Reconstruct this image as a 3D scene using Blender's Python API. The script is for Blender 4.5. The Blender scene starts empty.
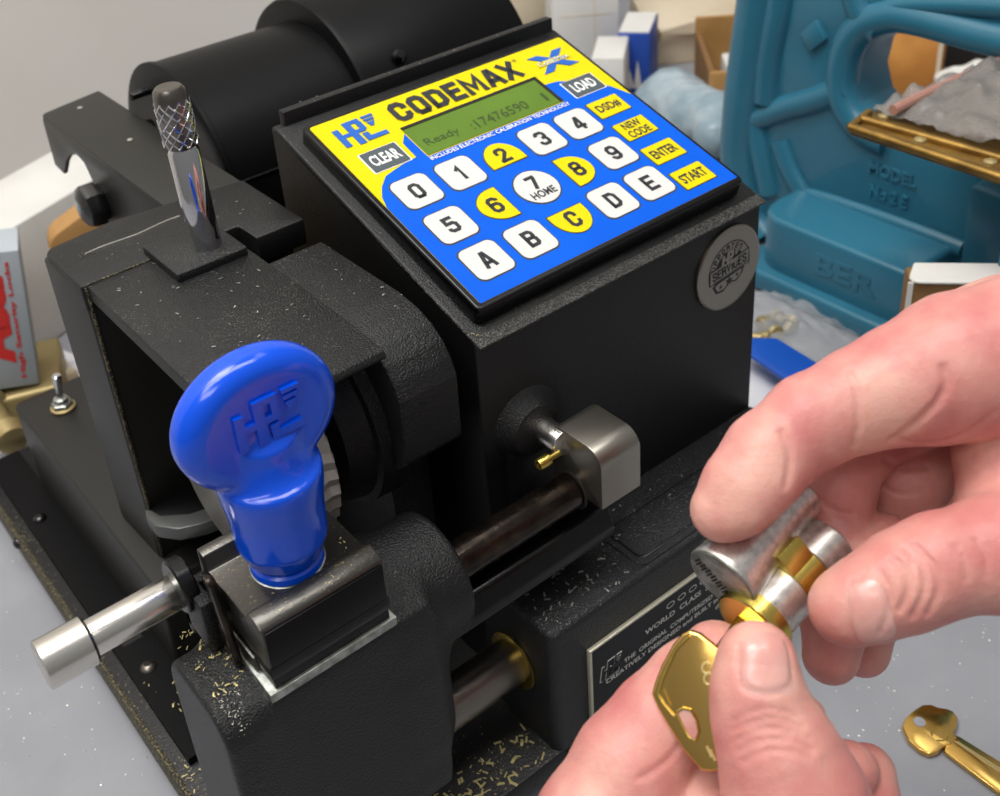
import bpy, bmesh, math, random
import numpy as np
from mathutils import Vector, Matrix, noise
random.seed(7)
rng = np.random.default_rng(7)
SC = bpy.context.scene
COL = SC.collection
PI = math.pi

# ------------------------------------------------------------------ camera model (measured from the photograph)
RC = np.array([[0.79050, -0.60640, -0.08610],
               [-0.36790, -0.35770, -0.85830],
               [0.48970, 0.71010, -0.50580]])          # world -> camera (x right, y down, z forward)
U_, S_, V_ = np.linalg.svd(RC); RC = U_ @ V_
FPX, CX, CY = 1164.2, 449.5, 267.3
CAM = np.array([0, 0, .38])

def ray(px, py):
    return RC.T @ np.array([(px - CX) / FPX, (py - CY) / FPX, 1.0])
def on(px, py, axis, val):
    d = ray(px, py); return CAM + d * ((val - CAM[axis]) / d[axis])
def onX(px, py, v): return on(px, py, 0, v)
def onY(px, py, v): return on(px, py, 1, v)
def onZ(px, py, v): return on(px, py, 2, v)
def at(px, py, dist):
    r = ray(px, py); return CAM + r / np.linalg.norm(r) * dist

# ------------------------------------------------------------------ materials
def lin(c):
    return tuple((v / 12.92 if v <= .04045 else ((v + .055) / 1.055) ** 2.4) for v in c)
def hexc(h):
    h = h.lstrip('#'); return lin(tuple(int(h[i:i + 2], 16) / 255 for i in (0, 2, 4))) + (1,)

MATS = {}
def mat(name, col='#808080', rough=.5, metal=0, bump=0, bscale=500, noisecol=None, nscale=50, nlo=.4, nhi=.6,
        coat=0, trans=0, alpha=1, sss=0, bdetail=3, spec=.5, emit=None, aniso=None, rvar=0, streak=None):
    m = bpy.data.materials.new(name); m.use_nodes = True
    nt = m.node_tree; N = nt.nodes; L = nt.links
    b = N['Principled BSDF']
    c = hexc(col) if isinstance(col, str) else tuple(col)
    b.inputs['Base Color'].default_value = c
    b.inputs['Roughness'].default_value = rough
    b.inputs['Metallic'].default_value = metal
    b.inputs['Coat Weight'].default_value = coat
    b.inputs['Coat Roughness'].default_value = .12
    b.inputs['Transmission Weight'].default_value = trans
    b.inputs['Alpha'].default_value = alpha
    b.inputs['Specular IOR Level'].default_value = spec
    tc = N.new('ShaderNodeTexCoord')
    src = tc.outputs['Object']
    if streak:
        mp = N.new('ShaderNodeMapping'); mp.inputs['Scale'].default_value = streak
        L.new(src, mp.inputs['Vector']); src = mp.outputs['Vector']
    if sss:
        b.inputs['Subsurface Weight'].default_value = sss
        b.inputs['Subsurface Radius'].default_value = (1, .35, .2)
        b.inputs['Subsurface Scale'].default_value = .003
    if noisecol:
        n = N.new('ShaderNodeTexNoise'); n.inputs['Scale'].default_value = nscale; n.inputs['Detail'].default_value = 5
        L.new(src, n.inputs['Vector'])
        r = N.new('ShaderNodeValToRGB'); r.color_ramp.elements[0].position = nlo; r.color_ramp.elements[1].position = nhi
        r.color_ramp.elements[0].color = c; r.color_ramp.elements[1].color = hexc(noisecol)
        L.new(n.outputs['Fac'], r.inputs['Fac']); L.new(r.outputs['Color'], b.inputs['Base Color'])
    if rvar:
        n2 = N.new('ShaderNodeTexNoise'); n2.inputs['Scale'].default_value = nscale * 1.7; n2.inputs['Detail'].default_value = 6
        L.new(src, n2.inputs['Vector'])
        mr = N.new('ShaderNodeMapRange'); mr.inputs['To Min'].default_value = rough - rvar; mr.inputs['To Max'].default_value = rough + rvar
        mr.inputs['From Min'].default_value = .3; mr.inputs['From Max'].default_value = .7
        L.new(n2.outputs['Fac'], mr.inputs['Value']); L.new(mr.outputs['Result'], b.inputs['Roughness'])
    if bump:
        n = N.new('ShaderNodeTexNoise'); n.inputs['Scale'].default_value = bscale; n.inputs['Detail'].default_value = bdetail
        L.new(src, n.inputs['Vector'])
        bp = N.new('ShaderNodeBump'); bp.inputs['Strength'].default_value = bump; bp.inputs['Distance'].default_value = .0006
        L.new(n.outputs['Fac'], bp.inputs['Height']); L.new(bp.outputs['Normal'], b.inputs['Normal'])
    MATS[name] = m
    return m

def speckled(name, base, speck, rough, bump, bscale, sscale, thr, metal=0):
    """painted casting with fine pale metal dust lying on its upward faces"""
    m = mat(name, base, rough, metal, bump, bscale)
    nt = m.node_tree; N = nt.nodes; L = nt.links; b = N['Principled BSDF']; b.inputs['Specular IOR Level'].default_value = .42
    tc = [n for n in N if n.type == 'TEX_COORD'][0]
    v = N.new('ShaderNodeTexNoise'); v.inputs['Scale'].default_value = sscale; v.inputs['Detail'].default_value = 2
    L.new(tc.outputs['Object'], v.inputs['Vector'])
    big = N.new('ShaderNodeTexNoise'); big.inputs['Scale'].default_value = 35; big.inputs['Detail'].default_value = 3
    L.new(tc.outputs['Object'], big.inputs['Vector'])
    g = N.new('ShaderNodeNewGeometry'); sx = N.new('ShaderNodeSeparateXYZ'); L.new(g.outputs['True Normal'], sx.inputs[0])
    up = N.new('ShaderNodeMapRange'); up.inputs['From Min'].default_value = .2; up.inputs['From Max'].default_value = .95
    up.inputs['To Min'].default_value = -.07; up.inputs['To Max'].default_value = .05
    L.new(sx.outputs['Z'], up.inputs['Value'])
    ad = N.new('ShaderNodeMath'); ad.operation = 'ADD'; L.new(v.outputs['Fac'], ad.inputs[0]); L.new(up.outputs['Result'], ad.inputs[1])
    m2 = N.new('ShaderNodeMath'); m2.operation = 'MULTIPLY_ADD'; m2.inputs[1].default_value = .25
    L.new(big.outputs['Fac'], m2.inputs[0]); L.new(ad.outputs[0], m2.inputs[2])
    r = N.new('ShaderNodeMapRange'); r.inputs['From Min'].default_value = thr; r.inputs['From Max'].default_value = thr + .05
    L.new(m2.outputs[0], r.inputs['Value'])
    mx = N.new('ShaderNodeMix'); mx.data_type = 'RGBA'
    mx.inputs['A'].default_value = hexc(base); mx.inputs['B'].default_value = hexc(speck)
    L.new(r.outputs['Result'], mx.inputs['Factor']); L.new(mx.outputs['Result'], b.inputs['Base Color'])
    return m

M = MATS
speckled('black_cast', '#0f0f10', '#77756a', .40, 1.0, 1500, 1500, .88)
speckled('black_cast_smooth', '#0e0e0e', '#77756a', .42, .45, 1700, 1600, .88)
speckled('black_cast_dusty', '#131414', '#8a887c', .38, 1.0, 1500, 1700, .845)
speckled('black_cast_ledge', '#1b1c1e', '#9a998e', .36, .9, 1500, 1700, .845)
speckled('black_plate_dusty', '#0c0c0d', '#8a8462', .42, .3, 900, 1100, .86)
speckled('steel_dark', '#55534f', '#a89f70', .30, .12, 900, 1500, .845, metal=.85)
mat('black_sheet', '#0a0a0b', .40, spec=.16, bump=.12, bscale=350)
mat('black_arm', '#191814', .42, bump=.12, bscale=1500)
mat('black_gloss', '#0a0a0b', .16, coat=.2)
mat('black_rubber', '#0d0d0e', .6)
mat('bezel', '#070708', .26, coat=0, spec=.35, bump=.05, bscale=600)
mat('rod_dark', '#332d29', .22, .9, bump=.12, bscale=600, noisecol='#51453a', nscale=160, nlo=.45, nhi=.75, rvar=.08)
mat('rod_black', '#0e0e0e', .26, .3, bump=.1, bscale=700)
mat('rod_grey', '#6d6761', .34, .95, bump=.08, bscale=300, noisecol='#8a837b', nscale=90, rvar=.07, streak=(.2, 1, 1))
mat('steel_brushed', '#9b968c', .32, .95, bump=.10, bscale=2500, streak=(1, 1, .05))
mat('alu', '#dedad2', .24, 1, bump=.06, bscale=1800, streak=(.05, 1, 1))
mat('chrome', '#dddcde', .07, 1)
mat('steel_light', '#b4b7b2', .36, .8, noisecol='#85897f', nscale=260, bump=.1, bscale=900)
mat('brass', '#d0b65c', .27, 1, bump=.06, bscale=300)
mat('brass_key', '#e2b765', .17, 1, bump=.04, bscale=200)
mat('brass_dust', '#16150f', .6, .1, bump=1, bscale=1500, noisecol='#8a7d58', nscale=1300, nlo=.48, nhi=.66)
mat('nickel', '#dad6d0', .34, .88, bump=.08, bscale=420, noisecol='#c2bdb6', nscale=500, rvar=.07)
mat('blue_plastic', '#004fdc', .16, coat=.22, bump=.02, bscale=120, spec=.5)
mat('grey_teeth', '#c0bdb5', .45, .5)
mat('tray_grey', '#5c5d5b', .3, .5, bump=.15, bscale=800)
mat('ov_yellow', '#e2cc0a', .40, spec=.15, bump=.01)
mat('ov_blue', '#0058d2', .40, spec=.15, noisecol='#005cd8', nscale=30)
mat('ov_white', '#d4d4d0', .45, spec=.2)
mat('ov_dark', '#33373a', .4)
mat('ov_text', '#23262a', .5)
mat('ov_grey_dark', '#4a5458', .4)
mat('ov_textw', '#f2f2ee', .5)
mat('lcd', '#5f7e2c', .3, spec=.2, noisecol='#5a7828', nscale=30)
mat('lcd_seg', '#33481a', .4)
mat('logo_blue', '#1a5fb8', .35)
mat('np_black', '#090b0c', .3, spec=.2, noisecol='#121517', nscale=60)
mat('np_edge', '#c9c5b0', .35, .5)
mat('np_text', '#d4d4cc', .5)
mat('badge_silver', '#8e8b83', .4, .5)
mat('badge_black', '#171717', .5)
mat('table', '#94959a', .42, spec=.3, noisecol='#8e8f94', nscale=25, bump=.02, bscale=300)
mat('wall', '#e6e1da', .85, noisecol='#dfd9d1', nscale=3, bump=.1, bscale=20)
mat('white_card', '#dcdad4', .6, noisecol='#d2d0ca', nscale=12)
mat('cream_card', '#d9cbb2', .7, noisecol='#cbbca2', nscale=10)
mat('kraft', '#b08550', .75, noisecol='#a0773f', nscale=25)
mat('kraft_dark', '#7d5b33', .8)
mat('orange_card', '#d8954a', .65, noisecol='#b87832', nscale=15)
mat('blue_card', '#1c46a0', .5)
mat('assa_grey', '#b2b9bf', .55)
mat('assa_top', '#aab0b5', .55)
mat('red_ink', '#d8312c', .5)
mat('teal', '#307088', .30, coat=.15, noisecol='#2d6b82', nscale=12, bump=.12, bscale=90)
mat('teal_worn', '#6d8078', .5, noisecol='#8a8a78', nscale=80)
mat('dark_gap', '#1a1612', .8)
mat('bag_clear', '#9a948e', .3, alpha=.5, noisecol='#8d8985', nscale=30, bump=1.2, bscale=40)
mat('bubble', '#b5c4cc', .25, alpha=.82, noisecol='#94a9b4', nscale=35, bump=1.5, bscale=70)
mat('bag_blue', '#1552b8', .35)
mat('zip_clear', '#c8cbce', .25, alpha=.22, bump=1, bscale=60)
mat('paper', '#dcdce0', .8)
mat('brass_dull', '#a3803f', .42, .75, noisecol='#7d6030', nscale=60)
mat('rim_dust', '#1c1c1b', .55, bump=1, bscale=1800, noisecol='#6f6e67', nscale=1500, nlo=.45, nhi=.75)
mat('pink_film', '#b98778', .4, alpha=.8)
mat('shaving', '#e0d092', .4, .6)
mat('shaving_pale', '#d9d6cc', .35, .8)
mat('old_brass', '#a89668', .45, .6)

# skin
def skin(name, a, b_, c_):
    m = mat(name, a, .42, sss=.28, bump=0, spec=.4)
    nt = m.node_tree; N = nt.nodes; L = nt.links; b = N['Principled BSDF']
    tc = [n for n in N if n.type == 'TEX_COORD'][0]
    n1 = N.new('ShaderNodeTexNoise'); n1.inputs['Scale'].default_value = 55; n1.inputs['Detail'].default_value = 4
    L.new(tc.outputs['Object'], n1.inputs['Vector'])
    r = N.new('ShaderNodeValToRGB'); e = r.color_ramp.elements
    e[0].position = .35; e[0].color = hexc(a); e[1].position = .68; e[1].color = hexc(c_)
    k = e.new(.5); k.color = hexc(b_)
    L.new(n1.outputs['Fac'], r.inputs['Fac']); L.new(r.outputs['Color'], b.inputs['Base Color'])
    v = N.new('ShaderNodeTexVoronoi'); v.inputs['Scale'].default_value = 1300; L.new(tc.outputs['Object'], v.inputs['Vector'])
    n2 = N.new('ShaderNodeTexNoise'); n2.inputs['Scale'].default_value = 260; n2.inputs['Detail'].default_value = 6; L.new(tc.outputs['Object'], n2.inputs['Vector'])
    ad = N.new('ShaderNodeMath'); ad.operation = 'MULTIPLY_ADD'; ad.inputs[1].default_value = .25
    L.new(v.outputs['Distance'], ad.inputs[0]); L.new(n2.outputs['Fac'], ad.inputs[2])
    bp = N.new('ShaderNodeBump'); bp.inputs['Strength'].default_value = .35; bp.inputs['Distance'].default_value = .0006
    L.new(ad.outputs[0], bp.inputs['Height']); L.new(bp.outputs['Normal'], b.inputs['Normal'])
    return m
skin('skin', '#dba596', '#d19086', '#c57874')
mat('nail', '#d59a91', .30, sss=.25, coat=.2, noisecol='#dba79d', nscale=80)

# ------------------------------------------------------------------ mesh builder
def rpoly(pts, r, n=5):
    """round the corners of a 2-D polygon; r is one radius or one per corner"""
    out = []; k = len(pts)
    for i in range(k):
        p = Vector(pts[i]); a = Vector(pts[i - 1]); b = Vector(pts[(i + 1) % k])
        rr = r[i] if isinstance(r, (list, tuple)) else r
        u = (a - p); v = (b - p); lu, lv = u.length, v.length
        if rr <= 0 or lu < 1e-9 or lv < 1e-9: out.append(tuple(p)); continue
        u /= lu; v /= lv
        ang = u.angle(v)
        if ang > PI - .02: out.append(tuple(p)); continue
        t = min(rr / math.tan(ang / 2), lu * .49, lv * .49); rr2 = t * math.tan(ang / 2)
        c = p + (u + v).normalized() * (rr2 / math.sin(ang / 2))
        s = p + u * t - c; e = p + v * t - c
        a0 = math.atan2(s.y, s.x); a1 = math.atan2(e.y, e.x)
        d = (a1 - a0 + PI) % (2 * PI) - PI
        for j in range(n + 1):
            q = a0 + d * j / n; out.append((c.x + rr2 * math.cos(q), c.y + rr2 * math.sin(q)))
    return out

def frame(d, up=(0, 0, 1)):
    d = Vector(d).normalized(); u = Vector(up)
    if abs(d.dot(u)) > .98: u = Vector((1, 0, 0))
    x = u.cross(d).normalized(); y = d.cross(x)
    return x, y, d

class MB:
    def __init__(s): s.v = []; s.f = []; s.m = []; s.mats = []
    def mi(s, m):
        if m not in s.mats: s.mats.append(m)
        return s.mats.index(m)
    def raw(s, vs, fs, m):
        o = len(s.v); s.v += [tuple(map(float, v)) for v in vs]; s.f += [tuple(i + o for i in f) for f in fs]; s.m += [s.mi(m)] * len(fs); return s
    def bmadd(s, bm, m):
        bm.verts.ensure_lookup_table()
        for i, v in enumerate(bm.verts): v.index = i
        s.raw([v.co[:] for v in bm.verts], [[v.index for v in f.verts] for f in bm.faces], m); bm.free(); return s
    def box(s, lo, hi, m, bev=0, seg=2, T=None):
        bm = bmesh.new(); bmesh.ops.create_cube(bm, size=1)
        for v in bm.verts: v.co = Vector([lo[i] + (hi[i] - lo[i]) * (v.co[i] + .5) for i in range(3)])
        if bev: bmesh.ops.bevel(bm, geom=bm.edges[:], offset=bev, segments=seg, profile=.5, affect='EDGES')
        if T: bmesh.ops.transform(bm, matrix=T, verts=bm.verts[:])
        return s.bmadd(bm, m)
    def prism(s, poly, axis, lo, hi, m, bev=0, seg=2, T=None):
        """extrude a 2-D polygon along axis; polygon is (Y,Z), (X,Z) or (X,Y)"""
        def P(a, b, c): return {0: (c, a, b), 1: (a, c, b), 2: (a, b, c)}[axis]
        bm = bmesh.new()
        A = [bm.verts.new(P(a, b, lo)) for a, b in poly]; B = [bm.verts.new(P(a, b, hi)) for a, b in poly]
        n = len(poly)
        bm.faces.new(A); bm.faces.new(B[::-1])
        for i in range(n): bm.faces.new((A[i], B[i], B[(i + 1) % n], A[(i + 1) % n]))
        bmesh.ops.recalc_face_normals(bm, faces=bm.faces[:])
        if bev:
            ed = [e for e in bm.edges if len(e.link_faces) == 2 and e.calc_face_angle(0) > .6]
            bmesh.ops.bevel(bm, geom=ed, offset=bev, segments=seg, profile=.5, affect='EDGES', clamp_overlap=True)
        if T: bmesh.ops.transform(bm, matrix=T, verts=bm.verts[:])
        return s.bmadd(bm, m)
    def lathe(s, p0, p1, prof, m, n=40, ell=(1, 1), up=(0, 0, 1), caps=True):
        """profile of (t along p0->p1 in metres, radius)"""
        p0 = Vector(p0); x, y, d = frame(Vector(p1) - p0, up)
        vs = []; fs = []
        for t, r in prof:
            for i in range(n):
                a = 2 * PI * i / n
                vs.append(p0 + d * t + x * (r * ell[0] * math.cos(a)) + y * (r * ell[1] * math.sin(a)))
        for j in range(len(prof) - 1):
            for i in range(n):
                k = (i + 1) % n
                fs.append((j * n + i, j * n + k, (j + 1) * n + k, (j + 1) * n + i))
        if caps:
            fs.append(tuple(range(n))[::-1]); fs.append(tuple((len(prof) - 1) * n + i for i in range(n)))
        return s.raw(vs, fs, m)
    def cyl(s, p0, p1, r, m, bev=.0004, n=40):
        L = (Vector(p1) - Vector(p0)).length
        return s.lathe(p0, p1, [(0, r - bev), (bev * .3, r - bev * .3), (bev, r), (L - bev, r), (L - bev * .3, r - bev * .3), (L, r - bev)], m, n)
    def tube(s, pts, r, m, n=12):
        P = [Vector(p) for p in pts]; vs = []; fs = []; up = Vector((0, 0, 1))
        k = len(P)
        for j in range(k):
            d = (P[min(j + 1, k - 1)] - P[max(j - 1, 0)]).normalized()
            if j == 0:
                x, y, _ = frame(d)
            else:
                x = (x - d * x.dot(d)).normalized(); y = d.cross(x)
            rr = r[j] if isinstance(r, (list, tuple)) else r
            for i in range(n):
                a = 2 * PI * i / n; vs.append(P[j] + x * rr * math.cos(a) + y * rr * math.sin(a))
        for j in range(k - 1):
            for i in range(n):
                q = (i + 1) % n; fs.append((j * n + i, j * n + q, (j + 1) * n + q, (j + 1) * n + i))
        fs.append(tuple(range(n))[::-1]); fs.append(tuple((k - 1) * n + i for i in range(n)))
        return s.raw(vs, fs, m)
    def mapped(s, T, start=0):
        for i in range(start, len(s.v)): s.v[i] = tuple(T @ Vector(s.v[i]))
        return s

ORG = {}
def world_origin(o):
    return ORG[o.name] if o is not None else Vector((0, 0, 0))
def obj(name, mb, parent=None, smooth=35, label=None, kind=None, origin=None):
    me = bpy.data.meshes.new(name)
    V = np.array(mb.v); c = (V.max(0) + V.min(0)) / 2
    if parent is None: c[2] = V[:, 2].min()
    if origin is not None: c = np.array(origin, float)
    me.from_pydata((V - c).tolist(), [], mb.f)
    for m in mb.mats: me.materials.append(M[m])
    me.polygons.foreach_set('material_index', mb.m)
    if smooth:
        me.polygons.foreach_set('use_smooth', [True] * len(mb.f))
        me.set_sharp_from_angle(angle=math.radians(smooth))
    me.validate(); me.update()
    o = bpy.data.objects.new(name, me); COL.objects.link(o)
    o.parent = parent; o.location = Vector(c) - world_origin(parent); ORG[o.name] = Vector(c)
    if label: o['label'] = label
    if kind: o['kind'] = kind
    return o
def thing(name, label, cat, loc, group=None):
    o = bpy.data.objects.new(name, None); COL.objects.link(o); o.location = loc; ORG[o.name] = Vector(loc)
    o.empty_display_size = .01
    o['label'] = label; o['category'] = cat
    if group: o['group'] = group
    return o
def tag(o, label, cat, group=None, kind=None):
    o['label'] = label; o['category'] = cat
    if group: o['group'] = group
    if kind: o['kind'] = kind
    return o

# text as mesh, fitted into a box in the XY plane
def text_poly(body, cx, cy, w, h, bold=.02, z=0, depth=0, shear=0, rot=0):
    cu = bpy.data.curves.new('t', 'FONT'); cu.body = body; cu.offset = bold; cu.resolution_u = 3; cu.shear = shear
    cu.align_x = 'CENTER'; cu.space_line = .85
    if depth: cu.extrude = 1
    o = bpy.data.objects.new('t', cu); COL.objects.link(o)
    dg = bpy.context.evaluated_depsgraph_get()
    me = bpy.data.meshes.new_from_object(o.evaluated_get(dg))
    vs = np.array([v.co[:] for v in me.vertices]); fs = [tuple(p.vertices) for p in me.polygons]
    bpy.data.objects.remove(o); bpy.data.curves.remove(cu); bpy.data.meshes.remove(me)
    lo, hi = vs.min(0), vs.max(0)
    if w is None: w = h * (hi[0] - lo[0]) / (hi[1] - lo[1])
    if h is None: h = w * (hi[1] - lo[1]) / (hi[0] - lo[0])
    out = np.zeros_like(vs)
    out[:, 0] = ((vs[:, 0] - lo[0]) / (hi[0] - lo[0]) - .5) * w
    out[:, 1] = ((vs[:, 1] - lo[1]) / (hi[1] - lo[1]) - .5) * h
    out[:, 2] = z + (vs[:, 2] > 0) * depth if depth else z
    c, s_ = math.cos(rot), math.sin(rot)
    x = out[:, 0] * c - out[:, 1] * s_ + cx; y = out[:, 0] * s_ + out[:, 1] * c + cy
    out[:, 0] = x; out[:, 1] = y
    return out.tolist(), fs

_o = [(.25, 0), (.75, 0), (1, .16), (1, .84), (.75, 1), (.25, 1), (0, .84), (0, .16), (.25, 0), (.75, 0)]
_6 = [(1, .76), (1, .86), (.75, 1), (.25, 1), (0, .84), (0, .16), (.25, 0), (.75, 0), (1, .15), (1, .43), (.75, .57), (.25, .57), (0, .46)]
GL = {'0': [_o], 'O': [_o], '1': [[(.1, .80), (.62, 1), (.62, 0)]],
 '2': [[(0, .70), (0, .86), (.22, 1), (.78, 1), (1, .86), (1, .64), (.02, .02)], [(0, 0), (1, 0)]],
 '3': [[(0, .76), (0, .88), (.22, 1), (.78, 1), (1, .87), (1, .64), (.80, .52), (.45, .52)], [(.80, .52), (1, .40), (1, .13), (.78, 0), (.22, 0), (0, .12), (0, .28)]],
 '4': [[(.74, 0), (.74, 1), (.60, 1), (0, .32), (0, .24), (1, .24)]],
 '5': [[(1.05, 1), (.04, 1), (.04, .59), (.76, .59), (1, .48), (1, .14), (.78, 0), (.22, 0), (0, .12), (0, .25)]],
 '6': [_6], '9': [[(1 - x, 1 - y) for x, y in _6]], '7': [[(0, 1), (1, 1), (1, .90), (.36, 0)]],
 '8': [[(.25, .53), (.75, .53), (.96, .64), (.96, .88), (.75, 1), (.25, 1), (.04, .88), (.04, .64), (.25, .53), (.75, .53)], [(.25, .53), (.75, .53), (1, .40), (1, .14), (.75, 0), (.25, 0), (0, .14), (0, .40), (.25, .53), (.75, .53)]],
 'A': [[(0, 0), (.40, 1), (.60, 1), (1, 0)], [(.18, .26), (.82, .26)]],
 'B': [[(.75, .53), (0, .53)], [(0, 0), (0, 1), (.74, 1), (.96, .88), (.96, .65), (.75, .53), (1, .42), (1, .13), (.78, 0), (0, 0), (0, .2)]],
 'C': [[(1, .62), (1, .84), (.75, 1), (.25, 1), (0, .84), (0, .16), (.25, 0), (.75, 0), (1, .16), (1, .38)]],
 'D': [[(0, 0), (0, 1), (.68, 1), (1, .82), (1, .18), (.68, 0), (0, 0), (0, .2)]],
 'E': [[(1, 1), (0, 1), (0, 0), (1, 0)], [(0, .52), (.85, .52)]], 'H': [[(0, 0), (0, 1)], [(1, 0), (1, 1)], [(0, .52), (1, .52)]],
 'I': [[(0, 0), (0, 1)]], 'L': [[(0, 1), (0, 0), (1, 0)]], 'M': [[(0, 0), (0, 1), (.5, .25), (1, 1), (1, 0)]], 'N': [[(0, 0), (0, 1), (1, 0), (1, 1)]],
 'P': [[(0, 0), (0, 1), (.75, 1), (1, .87), (1, .60), (.75, .46), (0, .46)]], 'R': [[(0, 0), (0, 1), (.75, 1), (1, .87), (1, .62), (.75, .50), (0, .50)], [(.70, .50), (1, .34), (1, 0)]],
 'S': [[(1, .70), (1, .86), (.75, 1), (.25, 1), (0, .86), (0, .66), (1, .36), (1, .14), (.75, 0), (.25, 0), (0, .14), (0, .32)]],
 'T': [[(0, 1), (1, 1)], [(.5, 1), (.5, 0)]], 'U': [[(0, 1), (0, .16), (.25, 0), (.75, 0), (1, .16), (1, 1)]], 'V': [[(0, 1), (.5, 0), (1, 1)]],
 'W': [[(0, 1), (.25, 0), (.5, .75), (.75, 0), (1, 1)]], 'X': [[(0, 0), (1, 1)], [(0, 1), (1, 0)]], 'Y': [[(0, 1), (.5, .5), (1, 1)], [(.5, .5), (.5, 0)]],
 '#': [[(.3, 0), (.4, 1)], [(.65, 0), (.75, 1)], [(0, .32), (1, .32)], [(.05, .68), (1, .68)]]}
GW = {'I': 0, '1': .72, 'M': 1.35, 'W': 1.5, 'E': .85, 'L': .8, '#': 1.1, 'X': 1.05, 'A': 1.1}
def block_text(body, cx, cy, w, h, stroke, z, gap=None):
    '''condensed heavy lettering built from mitred strokes; stroke is the stroke thickness in metres'''
    gap = stroke * .45 if gap is None else gap
    n = len(body); units = sum(GW.get(c, 1) if c != ' ' else .6 for c in body)
    gw = (w - n * stroke - (n - 1) * gap) / units
    vs = []; fs = []; x = cx - w / 2 + stroke / 2; y0 = cy - h / 2 + stroke / 2; gh = h - stroke
    for c in body:
        cw = gw * (GW.get(c, 1) if c != ' ' else .6)
        for pl_ in GL.get(c, []):
            P = [Vector((x + px * cw, y0 + py * gh)) for px, py in pl_]
            m = len(P); Lq = []
            for i in range(m):
                a = (P[i] - P[i - 1]).normalized() if i > 0 else None
                e = (P[i + 1] - P[i]).normalized() if i < m - 1 else None
                if a is None: a = e
                if e is None: e = a
                nrm = Vector((-(a.y + e.y), a.x + e.x)); nrm = nrm.normalized() if nrm.length > 1e-6 else Vector((-a.y, a.x))
                k = 1 / max(.55, nrm.dot(Vector((-a.y, a.x))))
                q = P[i]
                ex = 0 if c in 'CS3569' else stroke / 2
                if i == 0: q = q - e * ex
                if i == m - 1: q = q + a * ex
                Lq.append((q + nrm * (stroke / 2) * k, q - nrm * (stroke / 2) * k))
            for i in range(m - 1):
                o = len(vs); vs += [(*Lq[i][0], z), (*Lq[i][1], z), (*Lq[i + 1][1], z), (*Lq[i + 1][0], z)]; fs.append((o, o + 1, o + 2, o + 3))
        x += cw + stroke + gap
    return vs, fs

HPC = [[(0, -.05), (.17, -.05), (.17, .82), (0, .82)], [(.17, .36), (.36, .36), (.36, .52), (.17, .52)],
       [(.36, -.12), (.55, -.12), (.55, 1), (.36, 1)], [(.55, .84), (.82, .84), (.82, 1), (.55, 1)],
       [(.68, .44), (.84, .44), (.84, .84), (.68, .84)], [(.55, .38), (.78, .38), (.78, .54), (.55, .54)],
       [(.62, .02), (.78, .02), (.78, .30), (.62, .30)], [(.62, -.08), (1.22, -.08), (1.22, .10), (.62, .10)],
       [(.92, .90), (1.25, .90), (1.25, 1), (.92, 1)], [(.94, .74), (1.2, .74), (1.22, .84), (.92, .84)],
       [(.99, .48), (1.07, .48), (1.17, .68), (.95, .68)]]
def hpc(mb, x0, y0, w, h, m, z0, z1, T, slant=0):
    st = len(mb.v)
    for qi, q in enumerate(HPC):
        pts = [(x0 + p[0] / 1.25 * w + slant * p[1] * h, y0 + p[1] * h) for p in q]
        mb.prism(pts, 2, z0 - qi * 1.1e-5, z1 + qi * 1.1e-5, m)
    mb.mapped(T, st)

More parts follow.
